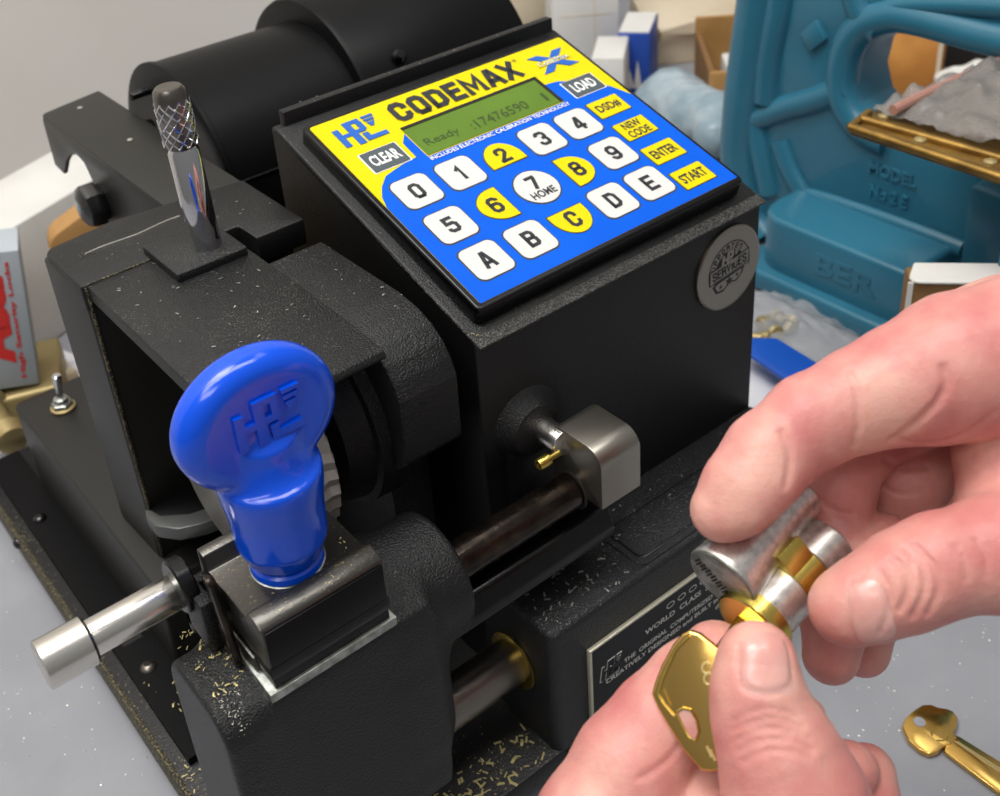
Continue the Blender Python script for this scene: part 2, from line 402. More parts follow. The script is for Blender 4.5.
# ------------------------------------------------------------------ signed distance fields -> surface nets
def sdf_mesh(fn, lo, hi, h):
    lo = np.array(lo, float); n = np.ceil((np.array(hi) - lo) / h).astype(int) + 1
    ax = [lo[i] + h * np.arange(n[i]) for i in range(3)]
    st_ = 5
    m_ = (n + st_ - 1) // st_
    cc = [lo[i] + h * (st_ * np.arange(m_[i]) + (st_ - 1) / 2) for i in range(3)]
    G = fn(np.stack(np.meshgrid(*cc, indexing='ij'), -1).astype(np.float32))
    near = np.abs(G) < h * st_ * 1.25 + .0012
    big = lambda A: np.repeat(np.repeat(np.repeat(A, st_, 0), st_, 1), st_, 2)[:n[0], :n[1], :n[2]]
    F = big(np.where(G < 0, -1., 1.)).astype(np.float32); ix = np.argwhere(big(near))
    for q0_ in range(0, len(ix), 400000):
        q_ = ix[q0_:q0_ + 400000]
        F[q_[:, 0], q_[:, 1], q_[:, 2]] = fn((lo + h * q_).astype(np.float32))
    F[0] = F[-1] = 1; F[:, 0] = F[:, -1] = 1; F[:, :, 0] = F[:, :, -1] = 1
    S = F < 0
    cs = S[:-1, :-1, :-1].astype(np.int8) * 0
    for dx in (0, 1):
        for dy in (0, 1):
            for dz in (0, 1):
                cs += S[dx:n[0] - 1 + dx, dy:n[1] - 1 + dy, dz:n[2] - 1 + dz]
    act = (cs > 0) & (cs < 8)
    idx = -np.ones(act.shape, int); ijk = np.argwhere(act); idx[act] = np.arange(len(ijk))
    acc = np.zeros((len(ijk), 3)); cnt = np.zeros(len(ijk))
    I, J, K = ijk.T
    E = []
    for a in range(3):
        b, c = [q for q in range(3) if q != a]
        for db in (0, 1):
            for dc in (0, 1):
                o0 = np.zeros(3, int); o0[b] = db; o0[c] = dc; o1 = o0.copy(); o1[a] = 1
                f0 = F[I + o0[0], J + o0[1], K + o0[2]]; f1 = F[I + o1[0], J + o1[1], K + o1[2]]
                mk = (f0 < 0) != (f1 < 0)
                t = np.where(mk, f0 / np.where(mk, f0 - f1, 1), 0)
                p = np.tile(o0.astype(float), (len(ijk), 1)); p[:, a] += t
                acc[mk] += p[mk]; cnt[mk] += 1
    V = lo + h * (ijk + acc / cnt[:, None])
    faces = []
    for a in range(3):
        b, c = (a + 1) % 3, (a + 2) % 3
        sl0 = [slice(1, -1)] * 3; sl0[a] = slice(0, -1); sl1 = [slice(1, -1)] * 3; sl1[a] = slice(1, None)
        A = S[tuple(sl0)]; B = S[tuple(sl1)]
        for flip, mk in ((0, A & ~B), (1, B & ~A)):
            e = np.argwhere(mk); off = np.ones(3, int); off[a] = 0; e = e + off
            q = []
            for (ob, oc) in ((0, 0), (-1, 0), (-1, -1), (0, -1)):
                r = e.copy(); r[:, b] += ob; r[:, c] += oc; q.append(idx[r[:, 0], r[:, 1], r[:, 2]])
            q = np.stack(q, 1)
            if flip: q = q[:, ::-1]
            faces.append(q)
    Fq = np.concatenate(faces)
    return V, Fq.tolist()
def relax(V, F, it=2, lam=.5):
    F = np.array(F); V = V.copy(); n = len(V)
    e = np.concatenate([F[:, [0, 1]], F[:, [1, 2]], F[:, [2, 3]], F[:, [3, 0]]])
    for _ in range(it):
        for L in (lam, -lam * .95):
            s = np.zeros_like(V); c = np.bincount(e[:, 0], minlength=n) + np.bincount(e[:, 1], minlength=n)
            for k in range(3):
                s[:, k] = np.bincount(e[:, 0], V[e[:, 1], k], n) + np.bincount(e[:, 1], V[e[:, 0], k], n)
            V += L * (s / np.maximum(c, 1)[:, None] - V)
    return V
def smin(a, b, k):
    if k <= 0: return np.minimum(a, b)
    h = np.clip(.5 + .5 * (b - a) / k, 0, 1); return b * (1 - h) + a * h - k * h * (1 - h)
def rcone(P, a, b, ra, rb):
    a = np.array(a, np.float32); b = np.array(b, np.float32)
    ab = b - a; t = np.clip(((P - a) @ ab) / (ab @ ab), 0, 1)
    return np.linalg.norm(P - a - t[..., None] * ab, axis=-1) - (ra + (rb - ra) * t)
def rbox(P, c, hs, r):
    q = np.abs(P - np.array(c, np.float32)) - (np.array(hs, np.float32) - r)
    return np.linalg.norm(np.maximum(q, 0), axis=-1) + np.minimum(q.max(-1), 0) - r
def xcyl(P, cy, cz, R, x0, x1, r):
    d = np.sqrt((P[..., 1] - cy) ** 2 + (P[..., 2] - cz) ** 2) - (R - r)
    e = np.abs(P[..., 0] - (x0 + x1) / 2) - ((x1 - x0) / 2 - r)
    return np.minimum(np.maximum(d, e), 0) + np.sqrt(np.maximum(d, 0) ** 2 + np.maximum(e, 0) ** 2) - r
def sdf_obj(name, fn, lo, hi, h, m, parent=None, it=2, label=None):
    V, F = sdf_mesh(fn, lo, hi, h); V = relax(V, F, it)
    mb = MB(); mb.raw(V.tolist(), F, m)
    return obj(name, mb, parent, smooth=80, label=label)

# ================================================================== KEY CUTTING MACHINE
mach = thing('key_cutting_machine', 'black electronic key cutting machine with a blue and yellow keypad, standing on the grey workbench', 'key machine', (.19, .34, 0))
FZ = .0195       # chip floor of the base

# ---- base
b = MB()
b.prism(rpoly([(.060, .208), (.3155, .208), (.3155, .52), (.060, .52)], [.002, .006, .006, .002]), 2, .011, FZ, 'black_plate_dusty', .0008)
base = obj('base_plate', b, mach)
b = MB(); b.box((.0590, .209, .0075), (.0612, .519, .0198), 'brass_dust', .0006); obj('base_lip', b, base)
for fx, fy in ((.075, .23), (.075, .5), (.30, .23), (.30, .5)):
    b = MB(); b.lathe((fx, fy, 0), (fx, fy, .011), [(0, .007), (.001, .008), (.010, .0095), (.0112, .0095)], 'black_rubber', 24); obj('rubber_foot', b, base)
# mounting flange with slot
b = MB()
b.prism([(.0658, .292), (.0815, .292), (.0815, .515), (.0658, .515), (.0658, .3655), (.0695, .3655), (.0695, .3675), (.0785, .3675), (.0785, .3575), (.0695, .3575), (.0695, .3650), (.0658, .3650)],
        2, FZ - .0002, .0232, 'black_sheet', 0)
b.box((.0688, .3570, .0196), (.0792, .3680, .0206), 'black_rubber')
fl = obj('mounting_flange', b, mach)
def screw(p, axis_dir, r, parent, name='screw', m='rod_grey'):
    b = MB(); p = Vector(p); d = Vector(axis_dir).normalized()
    b.lathe(p - d * .001, p + d * .003, [(0, r), (.001, r), (.0016, r * .96), (.0024, r * .75), (.0030, r * .42), (.0030, r * .40), (.0019, r * .36)], m, 28)
    o = obj(name, b, parent)
    b = MB(); b.lathe(p + d * .0008, p + d * .0019, [(0, r * .38), (.0011, r * .38)], 'dark_gap', 6); obj('hex_socket', b, o)
    return o
screw((.0713, .4569, .0232), (0, 0, 1), .0032, mach, m='black_gloss')
screw((.0727, .3410, .0232), (0, 0, 1), .0032, mach)
screw((.0590, .4580, .0150), (-1, 0, 0), .0030, mach, m='black_gloss')

# ---- switch box and toggle
b = MB()
b.prism(rpoly([(.0815, .332), (.175, .332), (.175, .487), (.0815, .487)], [.002, .002, .004, .004]), 2, FZ, .0674, 'black_arm', .0012, 3)
obj('switch_box', b, mach)
tx, ty = .0985, .4670
b = MB()
b.lathe((tx, ty, .0674), (tx, ty, .0690), [(0, .0050), (.0004, .0058), (.0012, .0058), (.0016, .0050)], 'old_brass', 24)
b.lathe((tx, ty, .0688), (tx, ty, .0712), [(0, .0046), (.0003, .0050), (.0020, .0050), (.0024, .0044)], 'steel_light', 6)
b.lathe((tx, ty, .0710), (tx, ty, .0735), [(0, .0032), (.0022, .0032), (.0026, .0024)], 'steel_light', 24)
tg = obj('toggle_switch', b, mach, label='chrome toggle switch')
b = MB()
e = Vector((tx + .0015, ty, .0855))
b.lathe((tx, ty, .0730), e, [(0, .0014), (.004, .0016), (.009, .0021), (.0118, .0023), (.0126, .0017), (.0128, .0005)], 'chrome', 24)
obj('toggle_lever', b, tg)

# ---- head plate (upright arm) and its top sheet
b = MB()
b.prism(rpoly([(.0900, .3450), (.168, .3450), (.168, .3800), (.0885, .3800)], [.0012, .001, .001, .003]), 2, .0672, .1880, 'black_arm', .0010, 3)
b.prism(rpoly([(.0895, .3446), (.1485, .3446), (.1485, .3310), (.168, .3310), (.168, .3765), (.118, .3830), (.0895, .3795)], [.001, 0, 0, .001, .001, .002, .005]), 2, .1800, .1902, 'black_cast_smooth', .0008, 2)
arm = obj('head_plate', b, mach)
b = MB(); b.box((.0906, .3440, .068), (.0916, .3452, .1895), 'brass_dust', .0002); obj('dusty_seam', b, arm, label='brass dust caught in the upright seam')
b = MB(); b.box((.0919, .3444, .1885), (.1150, .3450, .19035), 'brass_dust'); obj('dusty_seam', b, arm)
# bracket sheet running back
b = MB()
st = rpoly([(.137, .376), (.168, .372), (.168, .5178), (.137, .5105)], [0, 0, .001, .004])
b.prism(st, 2, .1868, .1890, 'black_arm', .0004)
hook = [(.384, .187), (.5100, .187)] + [(onX(x, y, .137)[1], onX(x, y, .137)[2]) for x, y in ((55, 165), (64, 174), (66, 162), (69, 156), (76, 154), (84, 163), (92, 180), (98, 198), (104, 222))] + [(.430, .120), (.384, .120)]
b.prism(hook, 0, .1370, .1390, 'black_arm', .0003)
brk = obj('belt_guard_bracket', b, mach)
for xx, yy in (tuple(onZ(80, 108, .189)[:2]), tuple(onZ(130, 140, .189)[:2])):
    b = MB(); b.lathe((xx, yy, .1889), (xx, yy, .1894), [(0, .0012), (.0004, .0012), (.0005, .0007)], 'shaving_pale', 16); obj('rivet', b, brk)
c0 = onX(106, 200, .1385)
b = MB()
b.lathe(c0, c0 + np.array([-.017, 0, 0]), [(0, .0085), (.003, .0085), (.0035, .0100), (.008, .0100), (.0100, .0090), (.0118, .0055), (.012, .002)], 'black_gloss', 8)
b.cyl(c0 + np.array([-.002, 0, 0]), c0 + np.array([.012, 0, 0]), .0045, 'black_gloss')
obj('pivot_bolt', b, mach)
# scratched casting line on the head plate top
b = MB(); p0 = onZ(85, 254, .1903); p1 = onZ(180, 216, .1903); pts = [p0 + (p1 - p0) * t + np.array([0, .0006 * math.sin(9 * t), 0]) for t in np.linspace(0, 1, 14)]
b.tube(pts, .00022, 'shaving_pale', 6)
obj('scribed_line', b, arm, label='pale scribed line')
b = MB(); vs, fs = text_poly('IN', 0, 0, .0055, .0042, .03, .19035)
T = Matrix.Translation((.1000, .3655, 0)); b.raw([T @ Vector(v) for v in vs], fs, 'black_gloss'); obj('stamped_text', b, arm)

# ---- cutter hood (sheet over the cutter), spindle block
prof = [(.3450, .1900), (.2890, .1902), (.2740, .1900), (.2600, .1896), (.2452, .1884), (.2440, .1862), (.2470, .1838), (.2560, .1836), (.2700, .1840), (.2900, .1842), (.3450, .1842)]
b = MB(); b.prism(rpoly(prof, [0, .03, .02, .01, .0012, .0012, .0012, .02, .02, .03, 0], 6), 0, .0915, .1430, 'black_cast_dusty', .0006)
b.prism(rpoly([(.1150, .3230), (.1412, .3230), (.1412, .3510), (.1150, .3510)], .001), 2, .1890, .1930, 'black_cast_dusty', .0006)
hood = obj('cutter_hood', b, mach)
b = MB(); b.prism(rpoly([(.3180, .1874), (.2700, .1876), (.2600, .1862), (.2530, .1835), (.2480, .1798), (.2445, .1750), (.2422, .1695), (.2428, .1450), (.2600, .1300), (.3180, .1300)], [.002, .01, .006, .006, .006, .006, .0008, .004, .01, 0], 4), 0, .1440, .1660, 'black_cast_dusty', .0009, 3)
obj('spindle_block', b, mach)
b = MB()
b.lathe((.1290, .284, .147), (.1500, .284, .147), [(0, .026), (.001, .030), (.010, .0320), (.0105, .0345), (.021, .0350)], 'black_cast', 56)
b.box((.1480, .262, .06), (.1650, .346, .150), 'black_cast', .002)
b.lathe((.1180, .284, .147), (.1300, .284, .147), [(0, .012), (.012, .012)], 'black_cast', 32)
obj('spindle_housing', b, mach)
# cutter wheel with toothed rim and slotted guide plate
b = MB(); n = 72; R = .0335; cy, cz = .284, .1465
vs = []; fs = []
for j, (x, dr) in enumerate(((.1100, -.002), (.1112, 0), (.1140, .0006), (.1170, 0), (.1200, .0006), (.1235, 0), (.1245, -.002))):
    for i in range(n):
        a = 2 * PI * (i + (.5 if j % 2 else 0)) / n; r = R + dr + (.0011 if i % 2 else 0)
        vs.append((x, cy + r * math.cos(a), cz + r * math.sin(a)))
for j in range(6):
    for i in range(n): k = (i + 1) % n; fs.append((j * n + i, j * n + k, (j + 1) * n + k, (j + 1) * n + i))
fs += [tuple(range(n)), tuple(6 * n + i for i in range(n))[::-1]]
b.raw(vs, fs, 'grey_teeth')
cw = obj('cutter_wheel', b, mach, smooth=20, label='grey toothed cutter wheel')
b = MB()
b.lathe((.0985, .291, .136), (.1100, .291, .136), [(0, .0250), (.0006, .0260), (.0030, .0260), (.0034, .014), (.0115, .014)], 'steel_brushed', 56)
gp = obj('guide_plate', b, cw, label='flat steel guide plate')
b = MB(); p = onX(206, 466, .0985); q = onX(211, 484, .0985)
b.tube([p + np.array([-.0002, 0, 0]), (p + q) / 2 + np.array([-.0002, 0, 0]), q + np.array([-.0002, 0, 0])], .0010, 'dark_gap', 10); obj('slot', b, gp)
# chip tray under the cutter
t_o = [onZ(x, y, .092)[:2] for x, y in ((144, 497), (146, 517), (155, 526), (178, 529), (205, 523), (232, 512), (262, 496))]
t_i = [onZ(x, y, .092)[:2] for x, y in ((262, 460), (180, 461), (145, 478))]
b = MB(); po = [tuple(p) for p in t_o + t_i]
b.prism(po, 2, .0860, .0920, 'tray_grey', .0008)
b.prism([tuple(p) for p in ([onZ(x, y, .092)[:2] for x, y in ((148, 495), (150, 510), (160, 516), (190, 514), (225, 502), (240, 480), (180, 468), (149, 484))])], 2, .0915, .0924, 'black_sheet', .0003)
obj('chip_tray', b, mach)

# ---- chrome locating rod standing on the head
rb = Vector((.1318, .3350, .1915)); rt = Vector((.1305, .3350, .2512)); rd = (rt - rb)
b = MB(); L = rd.length
b.lathe(rb, rt, [(0, .0053), (L * .62, .0052), (L * .64, .0045), (L * .65, .0045)], 'chrome', 40)
lr = obj('locating_rod', b, mach, label='chrome rod with a knurled tip')
b = MB()
kb = rb + rd * .645; kp = [(0, .0044), (.0008, .0054), (.0020, .0057), (.016, .0057), (.0195, .0052), (.0208, .0042), (.0209, .0030), (.0206, .0015)]
b.lathe(kb, rt, kp, 'rod_grey', 40)
x, y, d = frame(rd)
for s in (1, -1):
    for k in range(11):
        pts = []
        for t in np.linspace(0, 1, 16):
            a = 2 * PI * k / 11 + s * t * 2.6; hh = .0012 + t * .0172; rr = .0056 if t < .85 else .0056 - (t - .85) * .006
            pts.append(kb + d * hh + x * rr * math.cos(a) + y * rr * math.sin(a))
        b.tube(pts, .00036, 'chrome', 5)
obj('knurled_tip', b, lr)

# ---- motors and rear cover
MC = (.466, .1560)
b = MB()
b.lathe((.1790, MC[0], MC[1]), (.262, MC[0], MC[1]), [(0, .0460), (0, .0530), (.0005, .0545), (.0025, .0545), (.0030, .0536), (.083, .0536)], 'black_sheet', 72)
b.lathe((.1770, MC[0], MC[1]), (.1830, MC[0], MC[1]), [(0, .020), (.002, .022), (.0025, .044), (.006, .046)], 'black_rubber', 48)
m1 = obj('motor_cover', b, mach)
b = MB()
for z0, a0 in ((0, .9), (.003, 2.4)):
    pass
pts = [(.1795 + .083 * t, MC[0] + .0541 * math.cos(PI * 1.13), MC[1] - .0541 * math.sin(PI * 1.13) * -1 + .032) for t in (0, 1)]
b.box((.1800, .4135, .1695), (.262, .4155, .1708), 'black_gloss', .0004)
obj('cover_seam', b, m1)
b = MB(); sx = onX(131, 97, .170); b.tube([sx, sx + np.array([.006, 0, .0002]), sx + np.array([.013, 0, 0])], .0018, 'black_gloss', 12)
b.cyl((.177, .482, .178), (.1765 - .006, .482, .178), .004, 'black_gloss'); obj('cover_clip', b, m1)
b = MB()
b.prism([(.4175, .150), (.4350, .1120), (.4300, .1080), (.4120, .146)], 0, .1760, .1790, 'black_gloss', .0005)
b.tube([(.1775, .4170, .160), (.1780, .4135, .152), (.1785, .4150, .144), (.1790, .4190, .139)], .0016, 'black_gloss', 8)
obj('retaining_strap', b, m1)
b = MB()
b.lathe((.2520, .4690, .1600), (.3480, .4690, .1600), [(0, .048), (0, .0560), (.0005, .0590), (.003, .0600), (.092, .0600), (.095, .0590), (.096, .056)], 'black_sheet', 80)
b.lathe((.2510, .4690, .1600), (.2560, .4690, .1600), [(0, .030), (.001, .0330), (.002, .054), (.004, .056)], 'black_rubber', 48)
m2 = obj('motor', b, mach)
dp = onX(402, 54, .300)
b = MB(); pd = Vector(onY(400, 55, .4195)); nd = (pd - Vector((pd.x, .469, .160))).normalized()
b.lathe(pd - nd * .001, pd + nd * .0018, [(0, .0036), (.001, .0034), (.0026, .0022), (.0028, .0008)], 'black_gloss', 24); obj('cover_screw', b, m2)
b = MB(); b.box((.1795, .4125, .02), (.262, .4185, .1500), 'black_sheet', .001); b.box((.262, .44, .02), (.340, .50, .12), 'black_sheet', .002); obj('motor_mount', b, mach)

# ---- control housing
HX0, HX1, HY0, HY1 = .1755, .3113, .2450, .3600
HZ0, HZ1 = .0195, .2145
b = MB()
side = [(.2450, .0195), (.2450, .1753), (.3560, .2145), (.3600, .2145), (.3600, .0195)]
b.prism(rpoly(side, [0, .0022, .001, .001, 0]), 0, HX0, HX1, 'black_cast_smooth', .0014, 3)
hous = obj('control_housing', b, mach)
b = MB(); b.box((.1795, .3560, .150), (.3100, .3600, .2200), 'black_plate_dusty', .0006); obj('rear_plate', b, mach)
# boss where the stop shaft leaves the housing
b = MB(); bc = Vector((.1940, .2450, .1335))
b.lathe(bc + Vector((0, .002, 0)), bc + Vector((0, -.006, 0)), [(0, .0165), (.002, .0142), (.0035, .0118), (.0055, .0104), (.0075, .0094), (.008, .0082)], 'black_cast_dusty', 48)
b.prism([(.1840, .1335), (.2040, .1335), (.2050, .078), (.1830, .078)], 1, .2435, .2460, 'black_cast_smooth', .0008)
obj('shaft_boss', b, mach)

# ---- keypad panel. local frame on the sloping top: x right, y up the slope, z out
K0 = Vector((.1821, .2490, .1849)); sl = Vector((0, .9475, .3198)).normalized(); nn = Vector((1, 0, 0)).cross(sl)
K0 = K0 - nn * 0
KT = Matrix((( 1, sl.x * 0, nn.x, K0.x), (0, sl.y, nn.y, K0.y), (0, sl.z, nn.z, K0.z), (0, 0, 0, 1)))
mm = .001
PW, PH = .1200, .0995
b = MB()
b.prism(rpoly([(-.0022, -.0022), (PW + .0022, -.0022), (PW + .0022, PH + .0022), (-.0022, PH + .0022)], .0025), 2, -.0075, -.0003, 'bezel', .0010, 3)
b.prism(rpoly([(0, 0), (PW, 0), (PW, PH), (0, PH)], .001), 2, -.0006, 0, 'ov_yellow')
b.mapped(KT)
pan = obj('keypad_panel', b, mach, label='yellow and blue control panel in a black bezel')
b = MB(); b.prism([(-.0066, -.0100), (PW + .0086, -.0100), (PW + .0086, -.0028), (-.0028, -.0028), (-.0028, .098), (-.0066, .098)], 2, -.0088, -.0078, 'rim_dust', .0002); b.mapped(KT)
obj('dusty_rim', b, hous, label='housing rim dusted with pale metal powder')
# blue field of the overlay
b = MB()
bl = [(0, 0), (120, 0), (120, 56), (116, 64), (111, 69.5), (105, 74), (99, 76.8), (93, 77.5), (93, 65.5), (28, 65.5), (28, 80), (24.5, 76), (24.2, 67.5), (17, 66.5), (9, 64.5), (4.5, 60.5), (1.5, 56), (0, 51)]
b.prism([(x * mm, y * mm) for x, y in bl], 2, 0, .00012, 'ov_blue')
b.mapped(KT); obj('blue_overlay', b, pan)
# display
b = MB()
b.prism([(.0284, .0660), (.0930, .0660), (.0930, .0832), (.0284, .0832)], 2, .0001, .00025, 'lcd')
b.prism([(.0284, .0818), (.0930, .0818), (.0930, .0832), (.0284, .0832)], 2, .0002, .00045, 'dark_gap')
b.prism([(.0915, .0660), (.0930, .0660), (.0930, .0832), (.0915, .0832)], 2, .0002, .00045, 'dark_gap')
for body, cx, w in (('Ready', .0390, .0150), (':17476590', .0655, .0270), ('1', .0880, .0012)):
    vs, fs = text_poly(body, cx, .0715, w, .0048, .0, .0004); b.raw(vs, fs, 'lcd_seg')
b.mapped(KT); obj('display', b, pan, label='green liquid crystal display with dark characters')
def key_shape(kind, cx, cy, s=7.4):
    if kind == 'sq': return rpoly([((cx - s) * mm, (cy - s) * mm), ((cx + s) * mm, (cy - s) * mm), ((cx + s) * mm, (cy + s) * mm), ((cx - s) * mm, (cy + s) * mm)], .0029)
    if kind == 'round': return [((cx + 8.3 * math.cos(a)) * mm, (cy + 8.3 * math.sin(a)) * mm) for a in np.linspace(0, 2 * PI, 40, endpoint=False)]
    # half-round keys point at the centre key: curved outside, straight toward it
    q = {'up': 0, 'left': 1, 'down': 2, 'right': 3}[kind]
    pts = [(-7.6, -4.6), (7.6, -4.6)] + [(7.6 * math.cos(a), -2.0 + 8.9 * math.sin(a)) for a in np.linspace(.02, PI - .02, 20)]
    c, s_ = math.cos(q * PI / 2), math.sin(q * PI / 2)
    return [((cx + x * c - y * s_) * mm, (cy + x * s_ + y * c) * mm) for x, y in pts]
def key(kind, cx, cy, m, glyphs, shape=None):
    b = MB(); sh = shape or key_shape(kind, cx, cy)
    o = Vector((sum(p[0] for p in sh) / len(sh), sum(p[1] for p in sh) / len(sh)))
    big = [tuple(o + (Vector(p) - o) * 1.07) for p in sh]
    b.prism(big, 2, .00005, .00016, 'ov_dark' if kind != 'grey' else 'ov_textw')
    b.prism(sh, 2, .0001, .00042, m)
    for body, x, y, w, h, tm, bold in glyphs:
        if len(body) == 1: vs, fs = block_text(body, x * mm, y * mm, w * mm, h * mm, 1.5 * mm, .00050)
        else: vs, fs = text_poly(body, x * mm, y * mm, w * mm, h * mm, .028, .00050)
        b.raw(vs, fs, tm)
    b.mapped(KT); return obj('key', b, pan)
cols = [13.6, 32.6, 51.6, 70.6, 88.6]; rows = [52.6, 33.2, 14.1]
lay = [['0', '1', '2', '3', '4'], ['5', '6', '7', '8', '9'], ['A', 'B', 'C', 'D', 'E']]
for r in range(3):
    for c in range(5):
        g = lay[r][c]; cx, cy = cols[c], rows[r]; kind, m = 'sq', 'ov_white'
        if g == '2': kind, m = 'up', 'ov_yellow'
        if g == '6': kind, m = 'left', 'ov_yellow'
        if g == '8': kind, m = 'right', 'ov_yellow'
        if g == 'C': kind, m = 'down', 'ov_yellow'
        if g == '7':
            key('round', cx, cy, m, [('7', cx, cy + 2.2, 4.3, 6.8, 'ov_text', .045), ('HOME', cx, cy - 3.7, 10.4, 3.6, 'ov_text', .03)]); continue
        w = {'1': 3.3}.get(g, 4.9)
        ox, oy = {'2': (0, -.3), '6': (.6, 0), '8': (-.6, 0), 'C': (0, .3)}.get(g, (0, 0))
        key(kind, cx + ox, cy + oy, m, [(g, cx, cy, w, 7.6, 'ov_text', .05)])
def rect(cx, cy, w, h): return rpoly([((cx - w / 2) * mm, (cy - h / 2) * mm), ((cx + w / 2) * mm, (cy - h / 2) * mm), ((cx + w / 2) * mm, (cy + h / 2) * mm), ((cx - w / 2) * mm, (cy + h / 2) * mm)], .0004)
key('grey', 14.3, 72.6, 'ov_grey_dark', [('CLEAR', 14.3, 72.6, 12, 5.6, 'ov_textw', .04)], rect(14.3, 72.6, 15, 10.6))
key('grey', 106.6, 69.8, 'ov_grey_dark', [('LOAD', 106.6, 69.8, 11, 5.6, 'ov_textw', .04)], rect(106.6, 69.8, 15, 9.8))
key('y', 106.2, 54.8, 'ov_yellow', [('DSD#', 106.2, 54.8, 11.5, 4.6, 'ov_text', .03)], rect(106.2, 54.8, 15, 9.6))
key('y', 106.2, 39.9, 'ov_yellow', [('NEW', 106.2, 42.2, 8.8, 3.8, 'ov_text', .03), ('CODE', 106.2, 37.5, 10.6, 3.8, 'ov_text', .03)], rect(106.2, 39.9, 15, 9.8))
key('y', 106.0, 24.4, 'ov_yellow', [('ENTER', 106.0, 24.4, 12, 4.6, 'ov_text', .03)], rect(106.0, 24.4, 15, 9.6))
key('y', 105.8, 9.0, 'ov_yellow', [('START', 105.8, 9.0, 12.2, 4.6, 'ov_text', .03)], rect(105.8, 9.0, 15, 9.6))
b = MB(); hpc(b, 5.6 * mm, 84 * mm, 18.5 * mm, 11.6 * mm, 'logo_blue', .00005, .0003, KT, slant=0)
obj('maker_logo', b, pan, label='blue maker logo')
b = MB()
vs, fs = block_text('CODEMAX', .0605, .0912, .0600, .0108, .0024, .0003); b.raw(vs, fs, 'ov_text')
vs, fs = text_poly('®', .0925, .0955, .0018, .0018, .0, .0003); b.raw(vs, fs, 'ov_text')
b.mapped(KT); obj('title_lettering', b, pan, label='dark block lettering'); b = MB()
vs, fs = text_poly('INCLUDES ELECTRONIC CALIBRATION TECHNOLOGY', .0608, .0638, .0660, .0019, .012, .0005); b.raw(vs, fs, 'ov_textw')
b.mapped(KT); obj('caption_lettering', b, pan, label='thin white line of lettering')
b = MB()
for s in (1, -1):
    w = 2.6
    pts = [(-6.5 * s - w, 5.6), (-6.5 * s + w, 5.6), (6.5 * s + w, -5.6), (6.5 * s - w, -5.6)]
    b.prism([((106.6 + x) * mm, (88 + y) * mm) for x, y in pts], 2, .0001, .0003 + .00004 * s, 'logo_blue')
b.prism([((106.6 + x) * mm, (88 + y) * mm) for x, y in [(-8.4, -1.2), (-7.6, 1.4), (8.2, 1.6), (8.4, -1.2)]], 2, .0003, .00038, 'ov_yellow')
vs, fs = text_poly('CodeMax', .1066, .0882, .0150, .0026, .05, .00045); b.raw(vs, fs, 'ov_text')
vs, fs = text_poly('CodeMax', .1066, .0882, .0150, .0026, .0, .0005); b.raw(vs, fs, 'ov_textw')
b.mapped(KT); obj('cross_logo', b, pan, label='blue X shaped logo')

# ---- round badge on the front face
BC = Vector((.2937, .2449, .1522)); BT = Matrix(((1, 0, 0, BC.x), (0, 0, -1, BC.y), (0, 1, 0, BC.z), (0, 0, 0, 1)))
b = MB(); rr = .0172
b.lathe((0, 0, 0), (0, 0, .001), [(0, rr), (.0009, rr), (.0012, rr - .0005), (.0009, rr - .0012)], 'steel_brushed', 64)
b.lathe((0, 0, 0), (0, 0, .0009), [(0, rr - .0010), (.00098, rr - .0010)], 'badge_silver', 64)
def ring(b, r0, r1, a0, a1, z, m, n=40):
    vs = []; fs = []
    for i in range(n + 1):
        a = a0 + (a1 - a0) * i / n
        vs += [(r0 * math.cos(a), r0 * math.sin(a), z), (r1 * math.cos(a), r1 * math.sin(a), z)]
    for i in range(n): fs.append((2 * i, 2 * i + 1, 2 * i + 3, 2 * i + 2))
    b.raw(vs, fs, m)
ring(b, .0108, .0113, -.25, PI + .25, .00105, 'badge_black'); ring(b, .0073, .0077, -.0, PI, .00105, 'badge_black')
ring(b, 0.0001, .0073, .0, PI, .00100, 'badge_black')
for i, ch in enumerate('SUPPORTED BY'):
    if ch == ' ': continue
    a = PI - .02 - (i + .1) * (PI - .02) / 11.2; r = .0092
    vs, fs = block_text(ch, 0, 0, .0017, .0023, .00042, .0011); ca_, sa_ = math.cos(a - PI / 2), math.sin(a - PI / 2); b.raw([(v[0] * ca_ - v[1] * sa_ + r * math.cos(a), v[0] * sa_ + v[1] * ca_ + r * math.sin(a), v[2]) for v in vs], fs, 'badge_black')
b.prism([(-.0108, -.0040), (-.0108, .0022), (.0108, .0046), (.0108, -.0016)], 2, .0008, .00112, 'badge_black')
b.prism([(-.0103, -.0034), (-.0103, .0018), (.0103, .0041), (.0103, -.0011)], 2, .0009, .00118, 'badge_silver')
vs, fs = block_text('SERVICES', 0, .0004, .0186, .0040, .0007, .0013); b.raw([(v[0] - .11 * v[1], v[1] + .11 * v[0], v[2]) for v in vs], fs, 'badge_black')
st = len(b.v)
hpc(b, -.0045, .0022, .0090, .0052, 'badge_silver', .0010, .00125, Matrix.Identity(4), .1)
b.prism([(-.0090, -.0050), (-.0075, -.0038), (.0085, -.0022), (.0075, -.0050), (.0040, -.0075), (.0010, -.0064), (-.0030, -.0090), (-.0070, -.0085)], 2, .0008, .00105, 'badge_black')
b.prism([(-.0076, -.0055), (-.0065, -.0046), (.0070, -.0030), (.0062, -.0050), (.0035, -.0066), (.0008, -.0056), (-.0030, -.0080), (-.0060, -.0078)], 2, .0009, .00112, 'badge_silver')
